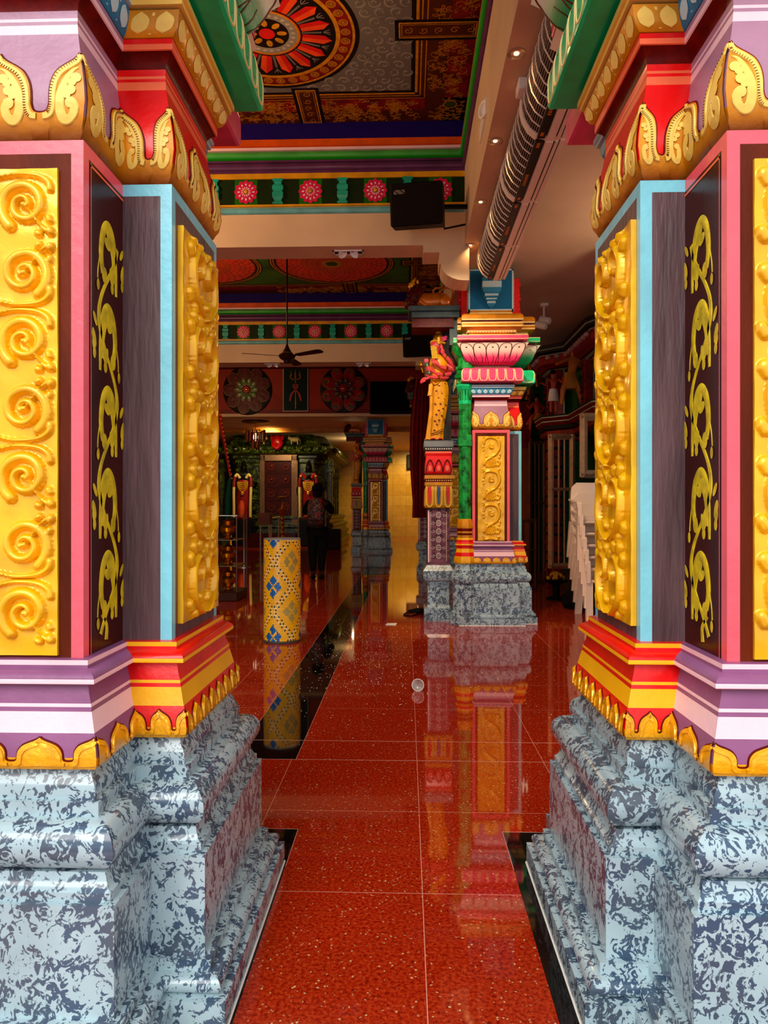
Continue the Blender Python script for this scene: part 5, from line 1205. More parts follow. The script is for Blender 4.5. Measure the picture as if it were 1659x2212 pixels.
for (px, py) in ((2.14, 10.95), (2.14, 10.5), (2.48, 8.9)):
    mb = MB(); mb.bbox(px, px + .12, py - .05, py + .07, 0, 2.27, .01, 0)
    for k in range(14): mb.bbox(px - .012, px + .132, py - .062, py + .082, .25 + .14 * k, .29 + .14 * k, .005, 1 if k % 3 else 0)
    mb.build('lower_column', [DR, DRB], T, smooth=0)
mb = MB(); mb.box(2.75, 3.0, 6.6, 11.2, 0, 2.3, 0); mb.box(2.56, 3.0, 6.6, 11.3, 0, .18, 1); mb.build('shrine_wall', [SHG, DRB], T, smooth=0)
# figures on the shrine
def figure(name, x, y, z, h, pose, skin_m, cloth, label):
    T = thing(name, (x, y, z), label, 'statue', 'small figures above the shrine cornice'); k = h / 1.7
    p = lambda a, b, c: (x + a * k, y + b * k, z + c * k)
    if pose == 'stand':
        j = {'pel': (p(0, 0, .92), .13 * k), 'ch': (p(.02, 0, 1.25), .15 * k), 'nk': (p(-.02, 0, 1.46), .06 * k), 'hd': (p(-.03, -.02, 1.60), .10 * k), 'kl': (p(-.09, -.03, .48), .08 * k), 'fl': (p(-.10, 0, .06), .055 * k), 'kr': (p(.09, .02, .48), .08 * k), 'fr': (p(.10, .03, .06), .055 * k),
             'sl': (p(-.18, -.02, 1.36), .06 * k), 'el': (p(-.34, -.10, 1.10), .045 * k), 'hl': (p(-.48, -.18, 1.20), .04 * k), 'sr': (p(.20, 0, 1.36), .06 * k), 'er': (p(.36, -.08, 1.20), .045 * k), 'hr': (p(.34, -.16, 1.45), .04 * k)}
    elif pose == 'bend':
        j = {'pel': (p(0, 0, .95), .14 * k), 'ch': (p(.12, 0, 1.30), .16 * k), 'nk': (p(.10, 0, 1.50), .07 * k), 'hd': (p(.08, -.02, 1.64), .11 * k), 'kl': (p(-.22, -.03, .52), .085 * k), 'fl': (p(-.26, 0, .06), .055 * k), 'kr': (p(.26, .02, .50), .085 * k), 'fr': (p(.34, .03, .06), .055 * k),
             'sl': (p(-.06, -.02, 1.40), .07 * k), 'el': (p(-.26, -.10, 1.30), .05 * k), 'hl': (p(-.46, -.14, 1.22), .045 * k), 'sr': (p(.30, 0, 1.40), .07 * k), 'er': (p(.42, -.08, 1.60), .05 * k), 'hr': (p(.34, -.10, 1.82), .045 * k)}
    else:
        j = {'pel': (p(0, 0, .70), .16 * k), 'ch': (p(-.05, 0, 1.10), .18 * k), 'nk': (p(-.06, 0, 1.34), .07 * k), 'hd': (p(-.08, -.02, 1.50), .12 * k), 'kl': (p(-.34, -.10, .62), .10 * k), 'fl': (p(-.36, -.10, .06), .06 * k), 'kr': (p(-.20, .12, .66), .10 * k), 'fr': (p(-.50, .05, .30), .06 * k),
             'sl': (p(-.22, -.1, 1.22), .07 * k), 'el': (p(-.38, -.14, .98), .055 * k), 'hl': (p(-.50, -.12, 1.14), .045 * k), 'sr': (p(.12, .1, 1.22), .07 * k), 'er': (p(.22, .02, .96), .055 * k), 'hr': (p(.10, -.10, .84), .045 * k)}
    bn = [('pel', 'ch'), ('ch', 'nk'), ('nk', 'hd'), ('pel', 'kl'), ('kl', 'fl'), ('pel', 'kr'), ('kr', 'fr'), ('ch', 'sl'), ('sl', 'el'), ('el', 'hl'), ('ch', 'sr'), ('sr', 'er'), ('er', 'hr')]
    skin('body', j, bn, skin_m, T, sub=2)
    c0 = j['pel'][0]; mb = MB()
    if pose == 'sit': mb.stack([(c0[0] - .08 * k, c0[1], c0[2] - .2 * k, .26 * k, .2 * k), (c0[0] - .03 * k, c0[1], c0[2] - .05 * k, .24 * k, .2 * k), (c0[0], c0[1], c0[2] + .1 * k, .17 * k, .15 * k)], 16)
    else: mb.stack([(c0[0], c0[1], c0[2] - .42 * k, .21 * k, .15 * k), (c0[0], c0[1], c0[2] - .2 * k, .20 * k, .16 * k), (c0[0], c0[1], c0[2] + .06 * k, .16 * k, .14 * k)], 16)
    mb.build('loincloth', cloth, T, smooth=60)
    hd = j['hd'][0]; mb = MB(); mb.ball((hd[0] + .01 * k, hd[1] + .03 * k, hd[2] + .05 * k), (.12 * k, .12 * k, .10 * k), 12); mb.build('hair', BLACKC, T, smooth=60)
figure('guard_figure', 2.10, 10.25, 2.56, .62, 'stand', paint('figure_brown', '#a8503a', .4), WHITE, 'standing figure in white cloth on the shrine cornice beside the front pillar')
figure('guard_figure', 2.25, 9.85, 2.60, .80, 'bend', paint('figure_amber', '#b06a32', .4), paint('ochre_cloth', '#a8701c', .5), 'larger striding figure on the shrine cornice, raising an arm')
figure('guard_figure', 2.05, 11.15, 2.40, .62, 'sit', paint('figure_red', '#a8402c', .4), paint('dull_gold_cloth', '#a06a1e', .5), 'seated reddish figure at the left end of the shrine cornice')
mb = MB(); mb.box(1.66, 2.3, 13.4, 14.18, 0, 2.55, 0); mb.box(1.62, 2.3, 13.36, 14.18, 2.35, 2.75, 1); mb.box(1.58, 2.3, 13.32, 14.18, 2.75, 3.2, 1)
for k in range(60): mb.ball((2.30 + r4.uniform(-.02, .02), 13.38, .9 + .04 * k), .022, 6, 2)
tag(mb.build('stone_screen', [paint('orange_stone', '#8c4624', .4, 0, .12, 3), DR, paint('bead_red', '#c04a3a', .3)], smooth=0), 'orange stone screen wall with dark red top behind the inner pillar', 'screen')
# black bundle and flower bowl
mb = MB(); mb.stack([(2.12, 8.7, 0, .20, .18), (2.12, 8.7, .06, .24, .20), (2.10, 8.7, .16, .20, .17, 1), (2.14, 8.7, .26, .10, .10, 1), (2.16, 8.7, .32, .03, .03)], 24, fold=.08, nf=5); tag(mb.build('black_bag', BLACKC), 'black bag slumped on the floor left of the chair stack', 'bag')
T = thing('flower_stool', (2.36, 11.3, 0), 'low stool with a heap of yellow flowers by the gates', 'stool')
mb = MB(); mb.lathe([(.13, 0), (.13, .03), (.05, .06), (.05, .20), (.15, .24), (.16, .27)], (1.98, 9.5, 0), 20); 
tag(mb.build('flower_stand', BLACKP), 'black stand under the yellow flowers by the gates', 'stand'); bpy.data.objects.remove(T)
mb = MB()
for k in range(60): t, q = r4.uniform(0, 6.28), r4.uniform(0, 1); mb.ball((1.98 + .11 * q * math.cos(t), 9.5 + .11 * q * math.sin(t), .285 + .07 * (1 - q * q)), .022, 6)
tag(mb.build('yellow_flowers', paint('marigold', '#c8961c', .6)), 'heap of yellow flowers on the black stand', 'flowers', kind='stuff')
# ------------------------------------------------------------ chandeliers
GLR = paint('glass_rod_amber', '#c8783c', .15, 0, .2, 30); GLD = paint('glass_rod_plum', '#5a2030', .15, 0, .3, 30)
def chandelier(x, y, z, r, label, ztop=3.74):
    T = thing('chandelier', (x, y, ztop), label, 'chandelier', 'glass rod chandeliers')
    mb = MB(); mb.lathe([(r * 1.45, ztop - .004), (r * 1.45, ztop - .03), (r * 1.2, ztop - .045), (0, ztop - .045)], (x, y, 0), 32); mb.build('ceiling_disc', paint('maroon_disc', '#4a1210', .35), T)
    mb = MB(); mb.cyl((x, y, z + .3), (x, y, ztop - .04), .012, n=6); mb.build('chain', BRASS, T)
    for (rr_, za, zb, n) in ((r, z, z + .30, 26), (r * .42, z - .22, z + .04, 12)):
        mb = MB()
        for k in range(n): t = 2 * math.pi * k / n; a = .03 * math.sin(k * 2.1); mb.cyl((x + rr_ * math.cos(t), y + rr_ * math.sin(t), za + a), (x + rr_ * math.cos(t), y + rr_ * math.sin(t), zb + a), .020, n=6, mi=k % 2)
        mb.lathe([(rr_ - .01, zb - .02), (rr_ + .01, zb - .01), (rr_ - .01, zb)], (x, y, 0), 24, 1, cap=False); mb.build('glass_tier', [GLR, GLD], T)
    mb = MB(); mb.ball((x, y, z + .12), (.07, .07, .12), 12); mb.build('bulb', GL, T)
chandelier(-4.35, 20.4, 3.16, .27, 'far glass chandelier hanging in front of the dark sanctum'); chandelier(1.96, 11.9, 3.28, .26, 'dark glass rod chandelier behind the inner pillar capital', 3.80)
# ------------------------------------------------------------ upper wall medallions and trident
def medallion(x, z, r, kind, label):
    T = thing('wall_medallion', (x, 18.8, z), label, 'medallion'); P = lambda a, b, d: (x + a, 18.79 - d, z + b)
    A = paint('med_dark', '#1a0e0c', .4); Bp = paint('med_mauve', '#5a2c2c', .35); Cc = paint('med_line', '#8a6f3e', .4); D = paint('med_green', '#2c6a3c', .35); E_ = paint('med_red', '#8a1c22', .3); F_ = paint('med_pale', '#b8bda0', .4)
    mb = MB(); mb.lathe([(r, 0), (r * .98, .04), (r * .93, .05), (0, .05)], (0, 0, 0), 48, mt=Matrix.Translation((x, 18.8, z)) @ Matrix.Rotation(R(90), 4, 'X')); mb.build('backing_disc', A, T)
    P = lambda a, b, d: (x + a, 18.75 - d, z + b)
    n = 9 if kind else 8; mb = MB()
    for k in range(n):
        t = 2 * math.pi * (k + .5) / n; c = (r * .66 * math.cos(t), r * .66 * math.sin(t)); disc(mb, c, r * .31, P, .015, 1, 16, r2=r * .25, rot=t); disc(mb, c, r * .285, P, .05, 0, 16, r2=r * .225, rot=t)
        for q in (-.1, .1): disc(mb, (c[0] * 1.05 - math.sin(t) * q * r, c[1] * 1.05 + math.cos(t) * q * r), r * .12, P, .07, 0, 10, r2=r * .07, rot=t)
        if not kind: 
            c2 = (r * .84 * math.cos(t), r * .84 * math.sin(t)); disc(mb, c2, r * .035, P, .08, 2, 8, r2=r * .11, rot=t)
            ribbon(mb, spiral((c[0] * 1.1, c[1] * 1.1), .01, r * .12, 1, t, 12), .02, P, .075, 1)
    mb.build('outer_petals', [Bp if kind else E_, Cc, D], T, smooth=50)
    mb = MB(); n2 = 10
    for k in range(n2): t = 2 * math.pi * k / n2; c = (r * .32 * math.cos(t), r * .32 * math.sin(t)); disc(mb, c, r * .17, P, .09, 1, 12, r2=r * .10, rot=t); disc(mb, c, r * .14, P, .11, 0, 12, r2=r * .075, rot=t); disc(mb, (c[0] * 1.1, c[1] * 1.1), r * .07, P, .12, 2, 8, r2=r * .04, rot=t)
    mb.build('inner_petals', [D if kind else paint('med_grey', '#2c3034', .35), Cc if kind else E_, F_ if kind else Cc], T, smooth=50)
    mb = MB(); 
    for k in range(8): t = 2 * math.pi * k / 8; disc(mb, (r * .09 * math.cos(t), r * .09 * math.sin(t)), r * .06, P, .12, 0, 8)
    disc(mb, (0, 0), r * .05, P, .14, 1, 10); mb.build('boss', [E_, BRASS], T)
medallion(-4.22, 4.36, .66, 1, 'round mauve and green petal medallion left of the trident'); medallion(-1.66, 4.37, .63, 0, 'round dark red medallion with green tabs right of the trident')
T = thing('trident_panel', (-2.93, 18.8, 3.80), 'dark panel with white border showing a ribboned trident', 'panel')
mb = MB(); mb.box(-3.27, -2.60, 18.76, 18.8, 3.79, 4.97, 0); mb.box(-3.25, -2.62, 18.755, 18.77, 3.81, 4.95, 1); mb.build('panel_board', [paint('panel_border', '#b8b0a0', .5), paint('panel_teal', '#0f2424', .5)], T, smooth=0)
mb = MB(); P = lambda a, b, d: (-2.93 + a, 18.755 - d, 3.80 + b)
ribbon(mb, [(0, .05), (0, .82)], .03, P, .02, 0)
ribbon(mb, smooth_pts([(0, .82), (-.005, .95), (0, 1.09)], 4), [.06, .06, .05, .05, .055, .05, .03, .015, .005], P, .03, 0)
for sg in (-1, 1): ribbon(mb, smooth_pts([(0, .83), (sg * .10, .84), (sg * .13, .92), (sg * .10, .98), (sg * .13, 1.04)], 4), [.03] * 6 + [.045] * 6 + [.02] * 5, P, .03, 0)
mb.build('trident', BRASS, T)
mb = MB()
for sg in (-1, 1): ribbon(mb, smooth_pts([(sg * .02, .72), (-sg * .06, .66), (sg * .0, .56), (sg * .10, .44), (sg * .15, .26)], 5), [.04] * 14 + [.06] * 7, P, .035, 0)
mb.build('ribbon', paint('ribbon_rose', '#a84a4a', .5), T)
mb = MB(); mb.bbox(-.96, .36, 18.62, 18.72, 3.70, 4.55, .02, 0); mb.box(-.92, .32, 18.612, 18.62, 3.76, 4.51, 1)
tag(mb.build('wall_screen', [BLACKP, paint('screen_glass', '#060404', .12)], smooth=0), 'large black screen on the upper wall right of the medallions', 'screen')
# ------------------------------------------------------------ sanctum
T = thing('sanctum', (-4.4, 26.5, 0), 'dark green-black stone sanctum with stepped plinth and deep eaves', 'sanctum')
sp = [(-2.9, 30.2), (-2.9, 25.0), (-3.2, 24.7), (-3.2, 24.2), (-5.75, 24.2), (-5.75, 24.7), (-6.05, 25.0), (-6.05, 30.2)]
def ringw(name, prof, mats):
    mb = MB(); n = len(sp); rs = []
    cx_, cy_ = -4.45, 27.2
    for o, z, _ in prof: rs.append([(x + o * (1 if x > cx_ else -1), y + (-o if y < 26 else o), z) for x, y in sp])
    mb.rings(rs, [p[2] for p in prof][:-1]); return mb.build(name, mats, T, smooth=0)
ringw('stepped_plinth', [(.45, 0, 0), (.45, .14, 0), (.36, .16, 0), (.36, .26, 0), (.42, .30, 0), (.42, .38, 0), (.30, .42, 0), (.30, .55, 0), (.36, .60, 0), (.36, .68, 0), (.22, .74, 0), (.22, .84, 0), (.28, .88, 0), (.28, .95, 0), (.12, 1.0, 0)], ROCK)
ringw('stone_wall', [(0, .98, 0), (0, 1.5, 0), (.06, 1.52, 0), (.06, 1.60, 0), (0, 1.62, 0), (0, 2.75, 0), (.08, 2.80, 0), (.08, 2.92, 0)], ROCK)
ringw('eaves', [(.05, 2.90, 0), (.15, 2.95, 0), (.15, 3.02, 0), (.45, 3.08, 0), (.50, 3.14, 0), (.44, 3.30, 0), (.20, 3.42, 0), (.25, 3.48, 0), (.15, 3.60, 0), (.05, 3.72, 0)], ROCK)
for k in range(7):
    x = -6.3 + .62 * k if k < 7 else 0
    if -5.1 < x < -3.6: continue
    mb = MB(); mb.bbox(x - .07, x + .07, 24.05, 24.25, .98, 2.9, .02); mb.bbox(x - .12, x + .12, 24.0, 24.25, 2.45, 2.58, .02); mb.bbox(x - .10, x + .10, 24.02, 24.25, 2.65, 2.72, .02); mb.build('stone_pilaster', ROCK, T, smooth=0)
for k in range(6):
    y = 25.2 + .8 * k; mb = MB(); mb.bbox(-2.92, -2.78, y - .07, y + .07, .98, 2.9, .02); mb.bbox(-2.92, -2.73, y - .12, y + .12, 2.45, 2.6, .02); mb.build('stone_pilaster', ROCK, T, smooth=0)
r5 = random.Random(9)
for k in range(22):
    y = 24.3 + .25 * k; mb = MB(); mb.ball((-2.45, y, 3.22), (.10, .09, .10), 8); mb.build('eave_boss', ROCK, T)
for k in range(14):
    x = -6.3 + .28 * k; mb = MB(); mb.ball((x, 23.72, 3.22), (.09, .08, .10), 8); mb.build('eave_boss', ROCK, T)
DW = paint('door_wood', '#3a1210', .3, 0, .2, 12); FRM = paint('door_silver', '#7a5c48', .35, .5, .15, 20)
T = thing('sanctum_door', (-4.34, 24.1, .42), 'tall carved double door with a silver frame between the garlanded guardians', 'door')
mb = MB(); mb.box(-4.82, -4.34, 24.05, 24.12, .5, 2.85); mb.build('door_leaf', DW, T, smooth=0); mb = MB(); mb.box(-4.34, -3.86, 24.05, 24.12, .5, 2.85); mb.build('door_leaf', DW, T, smooth=0)
for (xa, xb, za, zb) in ((-4.96, -4.80, .42, 3.02), (-3.88, -3.68, .42, 3.02), (-4.96, -3.68, 2.84, 3.04)):
    mb = MB(); mb.box(xa, xb, 23.95, 24.12, za, zb)
    if xb - xa < .5:
        for q in (.25, .5, .75): mb.box(xa + (xb - xa) * q - .012, xa + (xb - xa) * q + .012, 23.93, 23.95, za, zb)
    mb.build('door_frame', FRM, T, smooth=0)
for lx in (-4.58, -4.10):
    for k in range(5):
        z = .82 + .46 * k; mb = MB(); mt = Matrix.Translation((lx, 24.05, z)) @ Matrix.Rotation(R(90), 4, 'X'); mb.lathe([(.15, 0), (.15, .03), (.11, .03), (.10, .01), (.05, .01), (.04, .05), (0, .06)], (0, 0, 0), 20, mt=mt); mb.build('round_boss', paint('door_boss', '#51201a', .25, .2), T)
for z in (1.05, 1.51, 1.97, 2.43):
    mb = MB(); mb.box(-4.80, -4.36, 24.035, 24.05, z - .015, z + .015); mb.box(-4.32, -3.88, 24.035, 24.05, z - .015, z + .015); mb.build('door_rail', DW, T, smooth=0)
mb = MB(); mb.cyl((-4.36, 24.0, 1.62), (-4.12, 24.0, 1.62), .012, n=6); mb.ball((-4.3, 24.0, 1.55), .03, 8); mb.build('door_bolt', BRASS, T)
SB = paint('guardian_stone', '#090808', .3, 0, .1); SR = paint('guardian_silk', '#7c1216', .5, 0, .2, 10); SO = paint('silk_orange', '#c8501c', .45); GJ = paint('garland_cream', '#e0c98a', .7, 0, .15, 60); GJY = paint('jewel_gold', '#d8a83a', .3, .5, .2, 30)
def guardian(x, y, label, gar):
    T = thing('guardian_statue', (x, y, .86), label, 'statue'); z = .86
    j = {'pel': ((x, y, z + .85), .15), 'ch': ((x, y, z + 1.15), .17), 'nk': ((x, y, z + 1.36), .07), 'hd': ((x, y - .02, z + 1.48), .10), 'kl': ((x - .11, y, z + .45), .10), 'fl': ((x - .11, y, z + .05), .07), 'kr': ((x + .11, y, z + .45), .10), 'fr': ((x + .11, y, z + .05), .07),
         'sl': ((x - .22, y, z + 1.26), .08), 'el': ((x - .36, y - .03, z + 1.0), .06), 'hl': ((x - .34, y - .10, z + .78), .05), 'sr': ((x + .22, y, z + 1.26), .08), 'er': ((x + .38, y - .03, z + 1.05), .06), 'hr': ((x + .45, y - .08, z + 1.25), .05)}
    skin('body', j, [('pel', 'ch'), ('ch', 'nk'), ('nk', 'hd'), ('pel', 'kl'), ('kl', 'fl'), ('pel', 'kr'), ('kr', 'fr'), ('ch', 'sl'), ('sl', 'el'), ('el', 'hl'), ('ch', 'sr'), ('sr', 'er'), ('er', 'hr')], SB, T)
    mb = MB(); mb.lathe([(.12, 1.54), (.13, 1.60), (.10, 1.64), (.12, 1.68), (.09, 1.76), (.10, 1.80), (.06, 1.88), (.02, 1.95)], (x, y, z), 20); mb.build('crown', SB, T)
    mb = MB(); mb.stack([(x, y, z + .02, .24, .16, 1), (x, y, z + .3, .22, .16, 1), (x, y, z + .6, .24, .18, .6), (x, y, z + .95, .22, .17, .2), (x, y, z + 1.15, .26, .19), (x, y, z + 1.30, .20, .14)], 44, fold=.06, nf=13); mb.build('silk_robe', SR, T, smooth=60)
    mb = MB(); mb.stack([(x - .04, y - .1, z + .08, .08, .10, 1), (x - .03, y - .1, z + .4, .12, .11, 1), (x - .02, y - .09, z + .62, .10, .10, .5)], 24, fold=.1, nf=6); mb.build('orange_pleat', SO, T, smooth=60)
    for sg in (-1, 1):
        mb = MB(); pts = smooth_pts([(x + sg * .10, y - .10, z + 1.36), (x + sg * .20, y - .12, z + 1.48), (x + sg * .27, y - .15, z + 1.30), (x + sg * .28, y - .20, z + .9), (x + sg * .27, y - .22, z + .45), (x + sg * .27, y - .22, z + .08)], 5); mb.tube(pts, .045, 8); mb.build('garland', gar if False else GJ, T)
        mb = MB(); mb.tube([Vector(p) + Vector((0, -.01, 0)) for p in pts[8:14]], .052, 8); mb.build('garland_band', SR, T)
        if gar: mb = MB(); mb.tube([Vector(p) + Vector((0, -.004, 0)) for p in pts[:8]], .050, 8); mb.build('garland_top', paint('garland_red', '#a81820', .6), T)
    mb = MB()
    for k in range(5): mb.tube([(x + (.05 + .03 * k) * math.cos(t), y - .20 + .01 * k, z + 1.24 - (.04 + .07 * k) * math.sin(t)) for t in [math.pi * q / 10 for q in range(11)]], .020, 6)
    mb.ball((x, y - .21, z + .86), (.05, .03, .07), 8); mb.build('gold_necklace', GJY, T)
    mb = MB(); mb.bbox(x - .35, x + .35, y - .25, y + .25, 0, .86, .03); mb.build('stone_block', paint('block_black', '#0d0b0a', .4), T, smooth=0)
guardian(-5.36, 23.3, 'left black guardian statue in red silk with cream garland', 0); guardian(-3.20, 23.3, 'right black guardian statue with red and cream garland, behind the visitor', 1)
# mask and cows on the eaves
mb = MB(); mb.ball((-4.30, 23.55, 3.42), (.20, .10, .26), 16); mb.ball((-4.30, 23.45, 3.36), (.06, .05, .05), 8); mb.ball((-4.38, 23.47, 3.48), .03, 8); mb.ball((-4.22, 23.47, 3.48), .03, 8); mb.tube([(-4.46, 23.5, 3.36), (-4.40, 23.46, 3.26), (-4.30, 23.44, 3.22), (-4.20, 23.46, 3.26), (-4.14, 23.5, 3.36)], .03, 8); mb.ball((-4.48, 23.55, 3.58), (.05, .04, .09), 8); mb.ball((-4.12, 23.55, 3.58), (.05, .04, .09), 8)
tag(mb.build('lion_mask', paint('mask_red', '#9c141a', .3)), 'red grinning mask above the sanctum door', 'mask')
for k, x in enumerate((-4.85, -3.72)):
    mb = MB(); g = 1 if k == 0 else -1; mb.ball((x, 23.6, 3.52), (.16, .07, .08), 12); mb.ball((x + g * .17, 23.6, 3.56), (.06, .045, .05), 8); mb.tube([(x + g * .12, 23.6, 3.54), (x + g * .16, 23.6, 3.57)], .045, 8)
    for a in (-.10, .10):
        for b in (-.03, .03): mb.cyl((x + a, 23.6 + b, 3.50), (x + a, 23.6 + b, 3.36), .018, n=6)
    mb.cyl((x + g * .18, 23.57, 3.60), (x + g * .19, 23.55, 3.66), .01, n=5); mb.tube([(x - g * .16, 23.6, 3.55), (x - g * .19, 23.6, 3.45)], .008, 5)
    tag(mb.build('cow_figure', paint('cow_cream', '#b09468', .5)), 'small cream cow figure %s the red mask' % ('left of' if k == 0 else 'right of'), 'figure')
# steps, rails, posts
mb = MB()
for k in range(3): mb.box(-5.1 + .0 * k, -3.6, 22.1 + .45 * k, 24.0, 0, .14 * (k + 1))
tag(mb.build('sanctum_steps', paint('step_maroon', '#3c100c', .1), smooth=0), 'dark red polished steps leading to the sanctum door', 'steps')
def rail(pts, label):
    T = thing('handrail', pts[0][:2] + (0,), label, 'handrail'); mb = MB(); mb.tube(smooth_pts(pts, 4), .022, 8); mb.build('top_rail', STEEL, T)
    for p in pts[::1]: mb = MB(); mb.cyl((p[0], p[1], 0), (p[0], p[1], p[2]), .020, n=8); mb.build('post', STEEL, T)
rail([(-3.28, 17.2, .98), (-3.28, 18.2, 1.0), (-3.45, 19.2, 1.0)], 'left steel handrail behind the mosaic cylinder'); rail([(-2.62, 17.2, .98), (-2.42, 18.0, 1.02), (-2.20, 18.6, 1.02), (-2.30, 20.2, 1.7)], 'right steel handrail rising towards the sanctum door')
mb = MB(); z = 0; mb.lathe([(.16, 0), (.16, .03), (.06, .07), (.035, .12)] + [(.028 + .022 * (k % 2), .14 + .055 * k) for k in range(18)] + [(.10, 1.16), (.11, 1.20), (.05, 1.22), (.02, 1.32), (.005, 1.38)], (-2.95, 16.9, 0), 20); tag(mb.build('brass_lamp', BRASS), 'tall turned brass lamp post behind the mosaic cylinder', 'lamp')
T = thing('queue_post', (-3.35, 14.6, 0), 'steel post on the dark floor left of the mosaic cylinder', 'post'); mb = MB(); mb.lathe([(.14, 0), (.14, .015), (.02, .03), (.018, .98), (.03, 1.0), (0, 1.02)], (-3.35, 14.6, 0), 20); mb.build('pole', STEEL, T)
T = thing('collection_box', (-3.10, 15.6, 0), 'brown box on two steel legs before the sanctum', 'box'); mb = MB(); mb.bbox(-3.26, -2.98, 15.5, 15.75, .86, 1.12, .01); mb.build('box_body', paint('box_brown', '#6a3a1a', .5), T, smooth=0)
for x in (-3.22, -3.02): mb = MB(); mb.cyl((x, 15.62, 0), (x, 15.62, .86), .018, n=8); mb.build('leg', STEEL, T)
mb = MB(); mb.bbox(-2.52, -1.95, 20.9, 21.4, 0, .62, .03); mb.ball((-2.3, 21.1, .64), (.09, .06, .03), 10); tag(mb.build('offering_table', paint('dark_cover', '#1c0d10', .6)), 'low dark covered table between steps and visitor', 'table')
# left: brass tiered lamps in a glass case, parasol pole with green cloth
T = thing('glass_case', (-2.62, 9.4, 0), 'glass case of brass vessels at the edge of the left front pillar', 'case')
mb = MB(); mb.bbox(-3.0, -2.20, 9.2, 9.8, 0, .12, .01); mb.build('base', paint('case_wood', '#3c1c10', .4), T, smooth=0)
for x in (-2.99, -2.21):
    for y in (9.21, 9.79): mb = MB(); mb.cyl((x, y, .12), (x, y, 1.12), .010, n=6); mb.build('corner_post', TUB, T)
for z in (.46, .80, 1.12): mb = MB(); mb.box(-3.0, -2.2, 9.2, 9.8, z - .008, z); mb.build('shelf', STEEL if z > 1.1 else paint('case_shelf', '#6a5a48', .2, .3), T, smooth=0)
for k, (x, z) in enumerate([(-2.85, .12), (-2.62, .12), (-2.38, .12), (-2.85, .46), (-2.62, .46), (-2.38, .46), (-2.85, .80), (-2.62, .80), (-2.38, .80)]):
    s_ = .9 + .1 * (k % 3); mb = MB(); mb.lathe([(.06 * s_, 0), (.065 * s_, .01), (.03 * s_, .03), (.035 * s_, .05), (.085 * s_, .10), (.095 * s_, .15), (.07 * s_, .19), (.045 * s_, .21), (.065 * s_, .235), (.07 * s_, .24), (.03 * s_, .26), (.01, .28)], (x, 9.45, z), 20)
    tag(mb.build('brass_pot', BRASS), ['left', 'middle', 'right'][k % 3] + ' brass pot on the ' + ['bottom', 'middle', 'top'][k // 3] + ' shelf of the glass case', 'pot', 'brass pots in the glass case')
T = thing('festival_parasol', (-3.05, 12.0, 0), 'slanted red pole with gold beads beside the left front pillar', 'parasol pole')
mb = MB(); mb.tube([(-3.18, 12.0, 2.85), (-2.98, 12.0, 1.72)], [.03, .02], 8); mb.build('pole', paint('pole_red', '#a01414', .35), T)
mb = MB()
for k in range(16): t = k / 15; mb.ball((-3.15 + .20 * t, 11.96, 2.80 - 1.08 * t), .012, 6)
mb.build('gold_beads', YELLOW, T)
mb = MB(); mb.stack([(-3.03, 12, .95, .02, .03), (-3.03, 12, 1.1, .05, .05, 1), (-3.02, 12, 1.4, .055, .05, 1), (-3.0, 12, 1.65, .04, .04, 1), (-2.98, 12, 1.76, .02, .02)], 24, fold=.12, nf=5); mb.build('green_cloth', paint('green_cloth', '#10402c', .7), T, smooth=60)
mb = MB(); mb.cyl((-2.98, 12, 0), (-2.98, 12, 1.0), .02, n=8); mb.build('stand', BRASS, T)
# ------------------------------------------------------------ visitor with backpack
VX, VY = -1.52, 12.15
T = thing('person', (VX, VY, 0), 'person seen from behind in black clothes with a red patterned backpack, holding up a phone', 'person')
v = lambda a, b, c: (VX + a, VY + b, c)
SKN = paint('visitor_skin', '#3a1d14', .5, 0, .05)
j = {'pel': (v(0, 0, .88), (.125, .10)), 'wa': (v(0, .0, 1.04), (.12, .095)), 'ch': (v(.0, .0, 1.22), (.15, .11)), 'nk': (v(0, .0, 1.385), .055), 'hd0': (v(0, .01, 1.45), .07), 'hd': (v(0, .015, 1.53), (.082, .095)), 'hd2': (v(0, .01, 1.60), .06),
     'hl': (v(-.09, 0, .82), .095), 'kl': (v(-.085, .0, .45), .062), 'al': (v(-.08, .02, .08), .042), 'tl': (v(-.085, .16, .03), .030), 'hr': (v(.09, 0, .82), .095), 'kr': (v(.075, .02, .45), .062), 'ar': (v(.06, .03, .08), .042), 'tr': (v(.06, .17, .03), .030),
     'sl': (v(-.17, .0, 1.31), .062), 'el': (v(-.235, .13, 1.12), .042), 'wl': (v(-.08, .34, 1.40), .028), 'pl': (v(-.05, .37, 1.45), (.034, .02)), 'sr': (v(.17, .0, 1.31), .062), 'er': (v(.235, .13, 1.14), .042), 'wr': (v(.05, .34, 1.40), .028), 'pr': (v(.02, .37, 1.45), (.034, .02))}
bn = [('pel', 'wa'), ('wa', 'ch'), ('ch', 'nk'), ('nk', 'hd0'), ('hd0', 'hd'), ('hd', 'hd2'), ('pel', 'hl'), ('hl', 'kl'), ('kl', 'al'), ('al', 'tl'), ('pel', 'hr'), ('hr', 'kr'), ('kr', 'ar'), ('ar', 'tr'), ('ch', 'sl'), ('sl', 'el'), ('el', 'wl'), ('wl', 'pl'), ('ch', 'sr'), ('sr', 'er'), ('er', 'wr'), ('wr', 'pr')]
